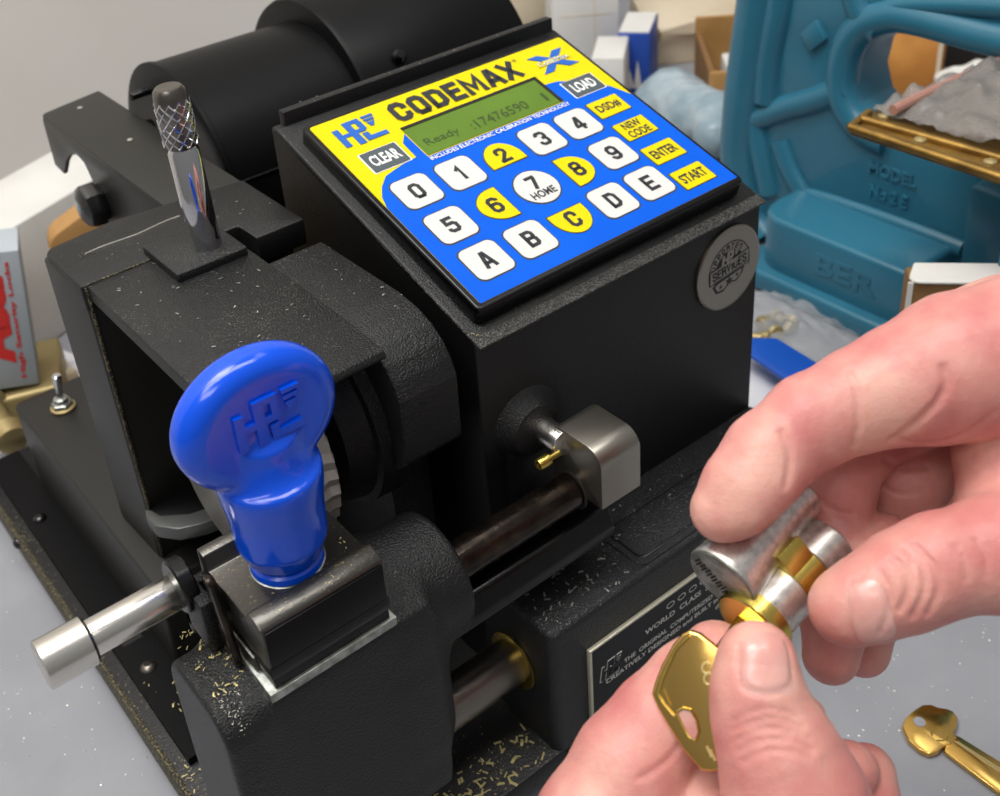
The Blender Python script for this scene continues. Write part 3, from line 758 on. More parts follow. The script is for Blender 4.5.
for sx, sy, sr in ((0, -.0055, .0022), (-.0046, -.0063, .0011), (.0044, -.0045, .0010)):
    b.prism([(sx + sr * (1 if k % 2 == 0 else .42) * math.sin(k * PI / 5), sy + sr * (1 if k % 2 == 0 else .42) * math.cos(k * PI / 5)) for k in range(10)], 2, .001, .0012, 'badge_black')
b.mapped(BT); obj('round_badge', b, mach, smooth=25, label='round silver support badge')

# ---- front ledge with the name plate
b = MB()
b.prism(rpoly([(.1690, .2080), (.3130, .2080), (.3130, .2470), (.1690, .2470)], [.004, .004, 0, 0], 6), 2, FZ - .0085, .0780, 'black_cast_ledge', .0028, 4)
led = obj('front_cover', b, mach)
b = MB()
def rrect_tube(x0, x1, y0, y1, z, r, rad, m):
    p = rpoly([(x0, y0), (x1, y0), (x1, y1), (x0, y1)], r, 6); p = p + p[:2]
    b.tube([(q[0], q[1], z) for q in p], rad, m, 6)
b.prism(rpoly([(.2135, .2105), (.3040, .2105), (.3040, .2345), (.2135, .2345)], .004, 6), 2, .0772, .0786, 'black_cast_ledge', .0006, 3)
b.prism(rpoly([(.2160, .2130), (.3015, .2130), (.3015, .2320), (.2160, .2320)], .003, 6), 2, .0778, .0788, 'black_gloss', .0003, 2)
b.prism(rpoly([(.2166, .2136), (.3009, .2136), (.3009, .2314), (.2166, .2314)], .0028, 6), 2, .0780, .0792, 'black_cast_ledge', .0004, 2)
obj('raised_panel', b, led)
# name plate on the front face
NP = Vector((.1842, .2080, .0222)); NT = Matrix(((1, 0, 0, NP.x), (0, 0, -1, NP.y), (0, 1, 0, NP.z), (0, 0, 0, 1)))
b = MB(); W, H = .1120, .0395
b.prism([(0, 0), (W, 0), (W, H), (0, H)], 2, 0, .0016, 'np_edge', .0002)
b.prism([(.0011, .0011), (W - .0011, .0011), (W - .0011, H - .0009), (.0011, H - .0009)], 2, .0010, .00175, 'np_black')
for body, cx, cy, w, h in (('WORLD  CLASS  SECURITY', .0515, .0293, .0500, .0025), ('THE  ORIGINAL  COMPUTERIZED  KEY MACHINE', .0500, .0228, .0680, .0022),
                           ('CREATIVELY DESIGNED and BUILT in the USA', .0430, .0190, .0720, .0022), ('the LOCKSMITH', .0760, .0150, .0240, .0022)):
    vs, fs = text_poly(body, cx, cy, w, h, .02, .0019); b.raw(vs, fs, 'np_text')
for k in range(6):
    cx, cy = .0395 + k * .0058, .0344
    vs = []; fs = []
    for i in range(21):
        a = 2 * PI * i / 20
        vs += [(cx + .0017 * math.cos(a), cy + .0010 * math.sin(a), .0019), (cx + .0021 * math.cos(a), cy + .0014 * math.sin(a), .0019)]
    for i in range(20): fs.append((2 * i, 2 * i + 1, 2 * i + 3, 2 * i + 2))
    b.raw(vs, fs, 'np_text')
hpc(b, .0042, .0212, .0095, .0080, 'np_text', .0017, .0019, Matrix.Identity(4), .15)
hpc(b, .00445, .02145, .0090, .0074, 'np_black', .0018, .00195, Matrix.Identity(4), .15)
b.mapped(NT); obj('name_plate', b, mach, label='black name plate with a pale edge and white lettering')

# ---- slide rods
UY, UZ = .2257, .1150
b = MB(); b.cyl((.105, UY, UZ), (.1975, UY, UZ), .0064, 'rod_dark'); obj('upper_slide_rod', b, mach, label='dark oiled slide rod')
b = MB()
b.prism(rpoly([(.2165, .0945), (.2350, .0945), (.2350, .0985), (.2310, .1050), (.2200, .1050), (.2165, .0985)], [.0003, .001, .002, .002, .003, .002]), 0, .120, .2065, 'rod_black', .0003)
obj('guide_rail', b, mach)
b = MB(); b.cyl((.095, .2296, .0500), (.1720, .2296, .0500), .0085, 'rod_grey'); obj('lower_slide_rod', b, mach)
b = MB(); b.lathe((.1675, .2290, .0505), (.1695, .2290, .0505), [(0, .0105), (.0003, .0112), (.0012, .0112), (.0015, .0106)], 'brass', 40); obj('bushing', b, mach, label='thin brass bushing ring')

# ---- stop block and shaft
b = MB()
pr = rpoly([(.2110, .1155), (.2350, .1155), (.2350, .1385), (.2110, .1385)], [.0006, .0006, .0050, .0068], 9)
b.prism(pr, 0, .1962, .2138, 'steel_brushed', .0004)
sb = obj('stop_block', b, mach, label='brushed steel stop block')
b = MB(); b.cyl((.19605, UY, UZ), (.1966, UY, UZ), .0073, 'dark_gap', .0001); obj('rod_clearance', b, sb)
b = MB(); b.cyl((.1965, .2290, .1325), (.1965, .2440, .1325), .0048, 'alu'); obj('stop_shaft', b, mach, label='bright steel stop shaft')
p = Vector(onY(545, 461, .2275))
b = MB(); b.lathe(p + Vector((.006, 0, 0)), p + Vector((-.003, 0, 0)), [(0, .0012), (.0045, .0012), (.0046, .0021), (.0085, .0021), (.009, .0018), (.009, .0011), (.0075, .0010)], 'brass', 20)
obj('set_screw', b, sb, label='small brass set screw')

# ---- carriage casting
def carr(P):
    d = rbox(P, (.0960, .2245, .0900), (.0310, .0182, .0400), .0060)
    qy = np.stack([np.abs(P[..., 1] - .2240) - (.0180 - .011), np.abs(P[..., 2] - .0900) - (.0405 - .011)], -1)
    dyz = np.linalg.norm(np.maximum(qy, 0), axis=-1) + np.minimum(qy.max(-1), 0) - .011
    ex = np.abs(P[..., 0] - .0680) - .0112
    w2 = np.stack([dyz + .002, ex + .002], -1)
    left = np.linalg.norm(np.maximum(w2, 0), axis=-1) + np.minimum(w2.max(-1), 0) - .002
    core = rbox(P, (.0975, .2248, .0890), (.0262, .0190, .0400), .0012)
    d = smin(smin(d, left, .003), core, .003)
    bar = xcyl(P, UY + .0018, UZ + .0005, .0200, .1120, .1415, .0028)
    d = smin(d, bar, .006)
    fl = rbox(P, (.1200, .2300, .0860), (.0110, .0200, .0200), .006)
    d = smin(d, fl, .010)
    return d
car = sdf_obj('carriage', carr, (.050, .200, .045), (.148, .262, .140), .0008, 'black_cast_dusty', mach, 3)
b = MB()
b.prism(rpoly([(.0712, .2057), (.1122, .2057), (.1122, .2440), (.0722, .2440)], .0004), 2, .1290, .1322, 'steel_light', .0003)
obj('jaw_plate', b, mach, label='pale zinc coloured clamp plate')
b = MB()
b.box((.0735, .2066, .1320), (.1105, .2400, .1362), 'rod_black', .0004)
b.box((.0722, .2150, .1330), (.0740, .2420, .1378), 'steel_dark', .0003)
b.box((.0728, .2057, .1366), (.1108, .2410, .1408), 'rod_black', .0004)
obj('lower_jaw', b, mach)
b = MB()
b.prism([(.2057, .1412), (.2057, .1545), (.2064, .1553), (.2092, .1566), (.2122, .1566), (.2136, .1553), (.2140, .1538), (.2352, .1538), (.2358, .1548), (.2364, .1588), (.2384, .1592), (.2402, .1592), (.2406, .1412)],
        0, .0727, .1104, 'steel_dark', .0004)
ub = obj('upper_jaw', b, mach)
b = MB(); b.box((.0733, .2050, .1416), (.1098, .2057, .1540), 'black_sheet', .0003); obj('jaw_face', b, ub)
# clamp bracket behind the feed handle
b = MB()
b.lathe((.0645, .2415, .1490), (.0690, .2415, .1490), [(0, .0074), (.0005, .0080), (.0040, .0080), (.0045, .0074)], 'rod_black', 40)
b.box((.0662, .2290, .1325), (.0705, .2440, .1500), 'black_cast', .001)
b.box((.0662, .2400, .1300), (.0750, .2440, .1480), 'black_cast', .001)
obj('handle_bracket', b, mach)
b = MB()
b.prism(rpoly([(.2195, .1320), (.2240, .1320), (.2310, .1600), (.2255, .1600)], .0022, 6), 0, .0690, .0712, 'rod_dark', .0004)
obj('cam_lever', b, mach)
# feed handle
hy, hz = .2438, .1455
b = MB(); b.cyl((.0390, hy, hz), (.0655, hy, hz), .0052, 'alu', .0003)
fh = obj('feed_handle', b, mach, label='turned aluminium feed handle')
b = MB(); b.lathe((.0262, hy, hz), (.0400, hy, hz), [(0, .0064), (.0004, .0070), (.0130, .0070), (.0138, .0064)], 'alu', 56); obj('handle_knob', b, fh)

# ---- blue wing knob
KX, KY = .0915, .2245
def knob(P):
    st = np.sqrt((P[..., 0] - KX) ** 2 + (P[..., 1] - KY) ** 2)
    z = P[..., 2]
    r = .0125 + np.clip(z - .163, 0, 1) * .04 - np.clip(.1640 - z, 0, 1) * .35
    body = np.maximum(st - r, np.maximum(.1585 - z, z - .1860))
    body = smin(body, np.maximum(st - .0085, np.maximum(.187 - z, z - .197)), .004)
    # head: rounded disc seen from the front, flat faces front and back
    x = (P[..., 0] - KX + .0004) / 1.16; zz = (z - .2038)
    rr = np.sqrt(x ** 2 + zz ** 2) - .0194 + .0055
    q = np.stack([rr, np.abs(P[..., 1] - KY) - .0062 + .0055], -1)
    head = np.linalg.norm(np.maximum(q, 0), axis=-1) + np.minimum(q.max(-1), 0) - .0055
    neck = rcone(P, (KX, KY, .1850), (KX, KY, .1940), .0118, .0066)
    d = smin(body, head, .004)
    return smin(d, neck, .006)
kn = sdf_obj('clamp_knob', knob, (.064, .208, .153), (.119, .241, .229), .0006, 'blue_plastic', mach, 6, label='glossy blue wing knob')
b = MB(); T = Matrix(((1, 0, 0, KX - .0090), (0, 0, -1, KY - .0060), (0, 1, 0, .2010), (0, 0, 0, 1)))
hpc(b, 0, 0, .0185, .0120, 'blue_plastic', -.001, .0013, T, slant=.0)
obj('embossed_logo', b, kn, label='raised maker logo')
b = MB(); b.lathe((KX, KY, .1538), (KX, KY, .1575), [(0, .0098), (.0006, .0103), (.0022, .0100), (.0028, .0092), (.0045, .0092)], 'blue_plastic', 48)
b.lathe((KX, KY, .1536), (KX, KY, .1545), [(0, .0104), (.0003, .0106), (.0006, .0101)], 'steel_light', 48)
obj('knob_collar', b, kn)

# ---- metal shavings lying on the machine (uncountable)
def flakes(name, regs, label, m, mdl=.0009):
    vs = []; fs = []
    for (x0, x1, y0, y1, z, n, sc) in regs:
        for _ in range(n):
            x = rng.uniform(x0, x1); y = rng.uniform(y0, y1); a = rng.uniform(0, 2 * PI)
            l = sc * rng.uniform(.25, 1) ** 1.6; w = l * rng.uniform(.15, .35); k = rng.uniform(0, .6)
            zz = z(x, y) if callable(z) else z
            o = len(vs); c, s = math.cos(a), math.sin(a)
            for u, v, h in ((-l, -w, 0), (0, -w, k * w), (l, -w, 0), (l, w, 0), (0, w, k * w), (-l, w, 0)):
                vs.append((x + u * c - v * s, y + u * s + v * c + .15 * abs(u) * 0, zz + .0001 + h))
            fs += [(o, o + 1, o + 4, o + 5), (o + 1, o + 2, o + 3, o + 4)]
    b = MB(); b.raw(vs, fs, m); o = obj(name, b, None, smooth=0)
    sol = o.modifiers.new('s', 'SOLIDIFY'); sol.thickness = .00012
    return tag(o, label, 'metal shavings', kind='stuff')
flakes('brass_shavings', [(.125, .168, .209, .226, FZ, 95, .0017), (.062, .0655, .21, .30, FZ, 70, .0015), (.066, .082, .23, .29, FZ, 110, .0016), (.067, .081, .295, .34, .0232, 18, .0009),
                          (.075, .109, .2150, .2345, .1538, 34, .0005), (.060, .0705, .215, .243, .1310, 60, .0009), (.177, .182, .246, .252, .1765, 10, .0006)],
       'gold coloured brass shavings scattered over the lower base and clamp of the key machine', 'shaving')
hz_ = lambda x, y: .1903
sh_ = lambda x, y: .1195 + math.sqrt(max(1e-9, .0111 ** 2 - max(0, .217 - y) ** 2))
flakes('steel_shavings', [(.172, .212, .211, .242, .0780, 85, .0011), (.212, .300, .213, .243, .0793, 30, .0006), (.094, .142, .262, .343, hz_, 60, .0008), (.150, .165, .262, .317, .1880, 12, .0006),
                          (.092, .166, .346, .372, .1903, 22, .0005), (.184, .305, .3562, .3598, .2201, 20, .0004), (.0600, .0706, .2066, .2185, sh_, 150, .00042)],
       'pale fine metal shavings sprinkled over the top and front cover of the key machine', 'shaving_pale')

# ================================================================== SETTING
b = MB(); b.box((-.8, -.5, -.030), (3.0, .8395, 0), 'table', .002)
wb = thing('workbench', 'grey laminate workbench that carries the machine and all the clutter around it', 'workbench', (.9, .2, -.78))
obj('tabletop', b, wb)
for lx, ly in ((-.7, -.4), (-.7, .78), (2.9, -.4), (2.9, .78)):
    b = MB(); b.box((lx - .03, ly - .03, -.78), (lx + .03, ly + .03, -.030), 'black_sheet', .002); obj('leg', b, wb)
b = MB(); b.box((-1.6, -1.6, -.80), (3.4, .90, -.78), 'table'); o = obj('floor', b); o['kind'] = 'structure'
b = MB(); b.box((-1.6, .84, -.78), (3.4, .90, 2.0), 'wall'); o = obj('wall_back', b); o['kind'] = 'structure'
# faint scuffs and specks on the bench
vs = []; fs = []
for _ in range(150):
    if rng.random() < .6: p = onZ(rng.uniform(820, 1000), rng.uniform(610, 796), 0)
    else: p = onZ(rng.uniform(0, 150), rng.uniform(560, 796), 0)
    r = .0005 * rng.uniform(.35, 1.2); a0 = rng.uniform(0, 6); o_ = len(vs)
    vs += [(p[0] + r * math.cos(a0 + k * 1.26) * rng.uniform(.6, 1.2), p[1] + r * math.sin(a0 + k * 1.26), .0001) for k in range(5)] + [(p[0], p[1], .0004 * rng.uniform(.4, 1))]
    fs += [(o_ + k, o_ + (k + 1) % 5, o_ + 5) for k in range(5)]
b = MB(); b.raw(vs, fs, 'shaving_pale'); tag(obj('dust_specks', b, smooth=0), 'tiny pale dust specks on the bare grey bench top', 'dust', kind='stuff')

UP = np.array([0, 0, 1.0])
def face_frame(x0, x1, ybot, dist, turn=0):
    """bottom left corner, right vector, back vector of an upright face seen between two image columns"""
    P = at(x0, ybot, dist); h = ray((x0 + x1) / 2, ybot); h[2] = 0; h /= np.linalg.norm(h)
    c, s = math.cos(turn), math.sin(turn); h = np.array([h[0] * c - h[1] * s, h[0] * s + h[1] * c, 0])
    return P, np.array([h[1], -h[0], 0]), h
def hit(px, py, P, n):
    d = ray(px, py); return CAM + d * (((P - CAM) @ n) / (d @ n))
def face_box(name, x0, x1, ytop, ybot, dist, depth, m, turn=0, base=0.0, bev=.0015, top=None):
    P, r, h = face_frame(x0, x1, ybot, dist, turn)
    w = (hit(x1, (ytop + ybot) / 2, P, h) - P) @ r; zt = hit((x0 + x1) / 2, ytop, P, h)[2]
    T = Matrix(((r[0], h[0], 0, P[0]), (r[1], h[1], 0, P[1]), (0, 0, 1, base), (0, 0, 0, 1)))
    b = MB(); b.box((0, 0, 0), (w, depth, zt - base), m, bev, 2, T)
    if top: b.box((.001, .001, zt - base - .0005), (w - .001, depth - .001, zt - base + .0006), top, 0, 1, T)
    return b, T, w, zt - base

# ---- left: grey box with red lettering
P0 = onZ(39.6, 384, .022); P1 = onZ(-60, 409, .022)
fl_ = (P1 - P0); fl_[2] = 0; fl_ /= np.linalg.norm(fl_); nrm = np.array([fl_[1], -fl_[0], 0]);
if nrm @ (CAM - P0) < 0: nrm = -nrm
Q = hit(18.5, 250, P0, nrm); upv = Q - P0; H = np.linalg.norm(upv); upv /= H
lf = np.cross(upv, nrm); lf = lf if lf @ fl_ > 0 else -lf
T = Matrix(((lf[0], upv[0], nrm[0], P0[0]), (lf[1], upv[1], nrm[1], P0[1]), (lf[2], upv[2], nrm[2], P0[2]), (0, 0, 0, 1)))
gb = thing('product_box', 'small grey box with red lettering running up its face, left of the machine', 'box', tuple(P0 - UP * P0[2] * 0))
b = MB(); b.box((0, 0, -.028), (.075, H, 0), 'assa_grey', .0008, 2, T); obj('carton', b, gb)
b = MB(); vs, fs = text_poly('ASSA', 0, 0, H * .80, .0205, .07, .0003)
def place_text(b, body, cx, cy, w, h, bold, m):
    """text reading upward on the face; local x runs left, so mirror it"""
    vs, fs = text_poly(body, 0, 0, w, h, bold, .0004)
    b.raw([T @ Vector((cx + v[1], cy + v[0], v[2])) for v in vs], fs, m)
place_text(b, 'ASSA', .0195, H * .62, H * .86, .0200, .07, 'red_ink'); 
obj('red_lettering', b, gb, label='large red letters')
b = MB(); place_text(b, 'High Security Locks', .0068, H * .50, H * .86, .0032, .03, 'red_ink'); obj('small_lettering', b, gb, label='small red line of text')
# box rests on a low tray
b = MB(); T2 = Matrix(((fl_[0], -nrm[0], 0, P0[0]), (fl_[1], -nrm[1], 0, P0[1]), (0, 0, 1, 0), (0, 0, 0, 1)))
b.box((-.012, -.004, .0005), (.085, .050, .0205), 'old_brass', .003, 3, T2)
tag(obj('metal_bar', b), 'dull brass coloured bar lying under the grey box with red lettering', 'metal bar')
# white carton
Pc = onZ(38, 353, 0); Pd = onZ(63, 335, 0); d = Pd - Pc; d /= np.linalg.norm(d); nb = np.array([-d[1], d[0], 0])
T3 = Matrix(((d[0], nb[0], 0, Pc[0]), (d[1], nb[1], 0, Pc[1]), (0, 0, 1, 0), (0, 0, 0, 1)))
wc = thing('white_carton', 'plain white carton standing against the wall behind the grey box with red lettering', 'carton', tuple(Pc))
b = MB(); b.box((-.10, 0, 0), (.10, .06, .082), 'white_card', .002, 2, T3); obj('carton', b, wc)
# brown packet behind the head bracket
Pk = at(56, 258, .66); h_ = ray(70, 230); h_[2] = 0; h_ /= np.linalg.norm(h_); r_ = np.array([h_[1], -h_[0], 0])
T4 = Matrix(((r_[0], 0, h_[0], Pk[0]), (r_[1], 0, h_[1], Pk[1]), (0, 1, 0, 0), (0, 0, 0, 1)))
zt = Pk[2]
b = MB(); b.prism(rpoly([(-.002, 0), (.055, 0), (.055, zt + .026), (.022, zt + .022), (-.002, zt + .011)], [.001, .001, .004, .02, .012], 8), 2, 0, .018, 'kraft', .001, 2, T4)
tag(obj('kraft_packet', b), 'brown kraft packet with a rounded top showing behind the machine arm', 'packet')
# brass fittings and cable
Pf = onZ(8, 452, 0)
b = MB(); a = Vector(onZ(14, 442, .012)); c = Vector(onZ(-14, 398, .020))
b.lathe(a, c, [(0, .006), (.001, .0085), (.010, .0090), (.012, .0060), (.018, .0055), (.030, .0055), (.031, .0090), (.05, .0090)], 'old_brass', 28)
tag(obj('brass_fitting', b), 'dull brass threaded fitting lying on the bench at the left edge', 'fitting')
b = MB(); pts = [onZ(x, y, .004) for x, y in ((-40, 500), (-10, 482), (6, 470), (20, 462), (34, 452), (60, 436), (90, 420))]
b.tube([tuple(p) for p in pts], .0026, 'black_rubber', 10); tag(obj('power_cable', b), 'black power cable running across the bench at the back left of the machine', 'cable')
b = MB(); p = onZ(30, 402, .004); q = onZ(74, 372, .004)
b.tube([tuple(p), tuple(q)], .0038, 'cream_card', 10)
b2 = b; tag(obj('wooden_dowel', b), 'short pale wooden dowel lying on the bench behind the toggle switch', 'dowel')
b = MB(); fx = [onZ(x, y, 0)[:2] for x, y in ((-20, 470), (34, 430), (70, 400), (110, 370), (60, 350), (-20, 400))]
b.prism([tuple(p) for p in fx], 2, .0002, .0010, 'paper'); tag(obj('paper_sheet', b), 'loose white paper lying on the bench at the far left under the cable', 'paper')

# ---- centre and right clutter
def simple(name, label, cat, *a, **k):
    b, T, w, h = face_box(name, *a, **k); return tag(obj(name, b), label, cat), T, w, h
def carton_thing(name, label, cat, *a, **k):
    b, T, w, h = face_box(name, *a, **k)
    t = thing(name, label, cat, (T[0][3], T[1][3], 0)); obj('carton', b, t); return t, T, w, h
ct, T, w_, h_ = carton_thing('tall_white_carton', 'tall white carton behind the keypad, right of the motor', 'carton', 555, 619, -40, 66, 1.02, .10, 'white_card', turn=.10)
b = MB(); b.box((w_ * .62, -.0004, 0), (w_ * .635, 0, h_), 'cream_card', 0, 1, T); b.box((w_ * .1, -.0004, h_ * .55), (w_ * .9, 0, h_ * .556), 'cream_card', 0, 1, T); obj('carton_seams', b, ct)
simple('grey_panel', 'pale grey upright panel left of the tall white carton', 'panel', 470, 556, -60, 40, 1.13, .02, 'cream_card', turn=.05)
simple('small_white_carton', 'small white carton in front of the tall white carton and beside the blue box', 'carton', 592, 624, 58, 92, .93, .05, 'white_card', turn=-.1)
bx, T, w_, h_ = carton_thing('blue_box', 'dark blue cardboard box with a white top, behind the upper right corner of the keypad', 'box', 618, 650, 33, 88, .98, .05, 'blue_card', turn=-.15, top='white_card')
b = MB(); b.prism([(w_ * .2, h_ * .18), (w_ * .38, h_ * .45), (w_ * .5, h_ * .2), (w_ * .62, h_ * .6), (w_ * .75, h_ * .18)], 1, -.0005, 0, 'white_card', 0, 1, T); obj('printed_mark', b, bx, label='pale printed mark')
bg_, T, w_, h_ = carton_thing('cream_box', 'large cream coloured box leaning behind the bubble wrap and blue box', 'box', 648, 762, 24, 96, 1.06, .10, 'cream_card', turn=.22)
b = MB(); b.prism([(-.002, h_ * .93), (w_ * .55, h_ * 1.30), (w_ * 1.05, h_ * 1.22), (w_ * 1.05, h_ * .66), (w_ * .40, h_ * .84)], 1, -.008, -.004, 'cream_card', .0005, 1, T); obj('flap', b, bg_)
b = MB(); b.lathe(T @ Vector((.002, -.006, h_ * .93)), T @ Vector((.002, -.014, h_ * .93)), [(0, .0075), (.006, .0075), (.008, .004)], 'old_brass', 20); obj('brass_stud', b, bg_)
simple('orange_carton', 'orange brown carton edge standing upright just left of the blue green press', 'carton', 738, 790, -40, 60, 1.02, .06, 'orange_card', turn=-.2)
ob, T, w_, h_ = carton_thing('open_brown_carton', 'open brown carton with white lining beside the bubble wrap', 'carton', 708, 740, 72, 130, .90, .004, 'kraft', turn=.15)
b = MB(); b.box((0, .0035, 0), (.004, .09, h_), 'kraft_dark', 0, 1, T); b.box((.0, .086, 0), (.12, .09, h_ + .012), 'kraft', 0, 1, T); obj('side_panel', b, ob)
b = MB(); b.box((w_ * .66, -.0015, 0), (w_ * 1.9, .05, h_ * .93), 'white_card', .002, 2, T); obj('white_lining', b, ob)
# bubble wrap: two soft lumps
c1 = at(672, 98, .90); c2 = at(716, 118, .84); c3 = at(716, 136, .82)
def bub(P):
    d = rcone(P, c1, at(655, 106, .90), .022, .018)
    d = smin(d, rcone(P, at(668, 100, .89), c2, .020, .019), .01)
    d = smin(d, rcone(P, at(690, 100, .90), at(690, 122, .86), .016, .018), .01)
    d = smin(d, rcone(P, c2, c3, .0165, .0150), .004)
    n = np.sin(P[..., 0] * 330) * np.sin(P[..., 1] * 290 + 1) * np.sin(P[..., 2] * 310)
    return d + n * .0012
allc = np.stack([c1, c2, c3, at(655, 106, .90)])
sd = sdf_obj('bubble_wrap', bub, allc.min(0) - .04, allc.max(0) + .04, .003, 'bubble', None, 2)
tag(sd, 'crumpled translucent blue grey bubble wrap behind the right edge of the keypad', 'bubble wrap')
b = MB(); pc = Vector(c3); dn = (Vector(at(717, 142, .80)) - pc).normalized()
simple('dark_box', 'dark box under the bubble wrap beside the press', 'box', 700, 742, 128, 190, .84, .05, 'dark_gap')  # box in a near-black colour, low between bubble wrap and press

# ---- arbor press
WX = .530
pr_ = thing('arbor_press', 'large blue green cast iron bench press behind the right side of the key machine', 'press', (.55, .42, 0))
def yz(px, py, x): p = onX(px, py, x); return (p[1], p[2])
Yb = onX(858, 75, WX)[1]; WX1 = float(onY(893, 75, Yb)[0])
outer = [(764, -60), (752, 30), (744, 105), (739, 165), (744, 232)]
bot = [(800, 262), (905, 300), (1010, 330)]
slot = [(1075, 66), (1000, 50), (955, 38), (920, 29), (896, 27), (874, 35), (858, 53), (852, 78), (857, 103), (872, 121), (905, 134), (1075, 190)]
poly = [yz(x, y, WX) for x, y in outer] + [yz(x, y, WX) for x, y in [(745, 250)] + bot + [(1075, 345)]] + [yz(x, y, WX) for x, y in slot[::-1]] + [yz(1075, -60, WX)]
b = MB(); b.prism(poly, 0, WX, WX1, 'teal', .0012, 2); fr = obj('frame', b, pr_)
def rim(pts, x, r, m='teal', name='rim', label=None):
    x = WX + r * .35
    P = [onX(px, py, x) for px, py in pts]
    # smooth by Catmull-Rom
    Q = []
    for i in range(len(P) - 1):
        p0, p1, p2, p3 = P[max(i - 1, 0)], P[i], P[i + 1], P[min(i + 2, len(P) - 1)]
        for t in np.linspace(0, 1, 6, endpoint=False):
            Q.append(.5 * ((2 * p1) + (-p0 + p2) * t + (2 * p0 - 5 * p1 + 4 * p2 - p3) * t * t + (-p0 + 3 * p1 - 3 * p2 + p3) * t ** 3))
    Q.append(P[-1]); b = MB(); b.tube([tuple(q) for q in Q], r, m, 14); return obj(name, b, fr, label=label)
rim([(772, -60), (760, 20), (751, 80), (747, 118), (745, 160), (752, 210), (768, 236)], WX, .0155)
rim([(790, -60), (783, 0), (772, 60), (769, 100)], WX, .010)
rim([(1060, 50), (1000, 38), (955, 27), (920, 18), (893, 15), (866, 24), (849, 46), (843, 78), (848, 104), (864, 126), (890, 140)], WX, .0095)
rim([(880, 30), (862, 10), (850, -30)], WX, .008); rim([(866, 24), (905, 5), (1000, 6), (1060, 14)], WX - .002, .006)
rim([(757, 118), (785, 108), (820, 98), (850, 86)], WX, .0085)
rim([(757, 118), (763, 150), (772, 192)], WX, .0085); rim([(782, 140), (792, 168), (806, 194)], WX, .0075)
rim([(806, 194), (836, 202), (900, 224), (965, 249)], WX - .003, .006)
b = MB(); q = [yz(x, y, WX) for x, y in ((803, 33), (818, 19), (829, 38), (813, 51))]; b.prism(q, 0, WX - .003, WX + .001, 'teal', .0008)
obj('raised_mark', b, fr)
# arbor guide block at the right
b = MB(); q = [yz(x, y, WX - .012) for x, y in ((972, 185), (1075, 225), (1075, 320), (962, 262))]; b.prism(q, 0, WX - .014, WX + .002, 'teal', .0015); obj('guide_block', b, fr)
# base: foot, lettered side and top
SX = .480
ft = [yz(756, 289, SX), yz(905, 371, SX)]
y_b = float(onX(757, 284, SX)[1]); y_f = float(onX(897, 366, SX)[1])
b = MB()
b.prism(rpoly([(SX, y_f), (.64, y_f), (.64, y_b + .02), (SX, y_b + .02)], [.004, .004, .01, .01]), 2, .0004, .014, 'teal', .003, 3)
zbt = float(onX(840, 246, SX + .008)[2])
b.prism(rpoly([(SX + .008, y_f + .004), (.63, y_f + .004), (.63, y_b + .012), (SX + .008, y_b + .012)], [.003, .004, .02, .02]), 2, .010, zbt, 'teal', .003, 3)
obj('base', b, pr_)
yt = (y_b + y_f) / 2; span = y_b - y_f
def side_text(body, yc, zc, w, h, x, par):
    vs, fs = text_poly(body, 0, 0, w, h, .03, 0, .0012)
    b = MB(); b.raw([(x - v[2], yc - v[0], zc + v[1]) for v in vs], fs, 'teal'); return obj('cast_lettering', b, par)
c_ = onX(845, 275, SX + .008); side_text('BER', c_[1], c_[2], .040, .013, SX + .0085, pr_)
c_ = onX(893, 174, WX); side_text('MODEL', c_[1], c_[2], .030, .0075, WX, fr); c_ = onX(889, 196, WX); side_text('No 2 E', c_[1], c_[2], .024, .0075, WX, fr)

# ---- brass tray with a plastic bag on the press
TZ = .150
tr = thing('brass_tray', 'long brass edged tray resting on the blue green press, a crumpled plastic bag on it', 'tray', tuple(onZ(900, 130, TZ)))
q = [tuple(onZ(x, y, TZ)[:2]) for x, y in ((850, 127), (868, 113), (1040, 45), (1080, 203))]
b = MB(); b.prism(q, 2, TZ - .004, TZ, 'brass_dull', .0008); obj('tray_bed', b, tr)
for (a, c, r) in (((850, 127), (1080, 204), .0022), ((862, 119), (1080, 181), .0020), ((850, 127), (869, 112), .0018)):
    b = MB(); b.tube([tuple(onZ(*a, TZ + .001)), tuple(onZ(*c, TZ + .001))], r, 'brass_dull', 12); obj('edge_strip', b, tr)
for px, py in ((884, 117), (920, 141), (990, 163)):
    p = Vector(onZ(px, py, TZ)); b = MB(); b.lathe(p, p + Vector((0, 0, .003)), [(0, .0030), (.001, .0028), (.0017, .0016), (.0019, .0004)], 'old_brass', 18); obj('rivet', b, tr)
# arm that carries the tray
b = MB(); p = onZ(1085, 165, TZ); b.box((p[0] - .02, p[1] - .02, .045), (p[0] + .06, p[1] + .02, TZ - .004), 'teal', .003); obj('table_column', b, pr_)
def sheet(name, quad, z, m, nu, nv, amp, fq, label, cat, thick=.0006, dome=0, seed=0):
    vs = []; fs = []
    Q = [np.array(onZ(x, y, z)) for x, y in quad]
    for i in range(nu + 1):
        for j in range(nv + 1):
            u, v = i / nu, j / nv
            p = Q[0] * (1 - u) * (1 - v) + Q[1] * u * (1 - v) + Q[2] * u * v + Q[3] * (1 - u) * v
            f = noise.fractal(Vector((p[0] * fq + seed, p[1] * fq, seed)), .9, 2, 4)
            p = p + UP * (dome * math.sin(PI * u) * math.sin(PI * v) + abs(f) * amp + .0006)
            vs.append(p)
    for i in range(nu):
        for j in range(nv):
            a = i * (nv + 1) + j; fs.append((a, a + 1, a + nv + 2, a + nv + 1))
    b = MB(); b.raw(vs, fs, m); o = obj(name, b, None, smooth=60)
    s = o.modifiers.new('s', 'SOLIDIFY'); s.thickness = thick; s.offset = 1
    return tag(o, label, cat)
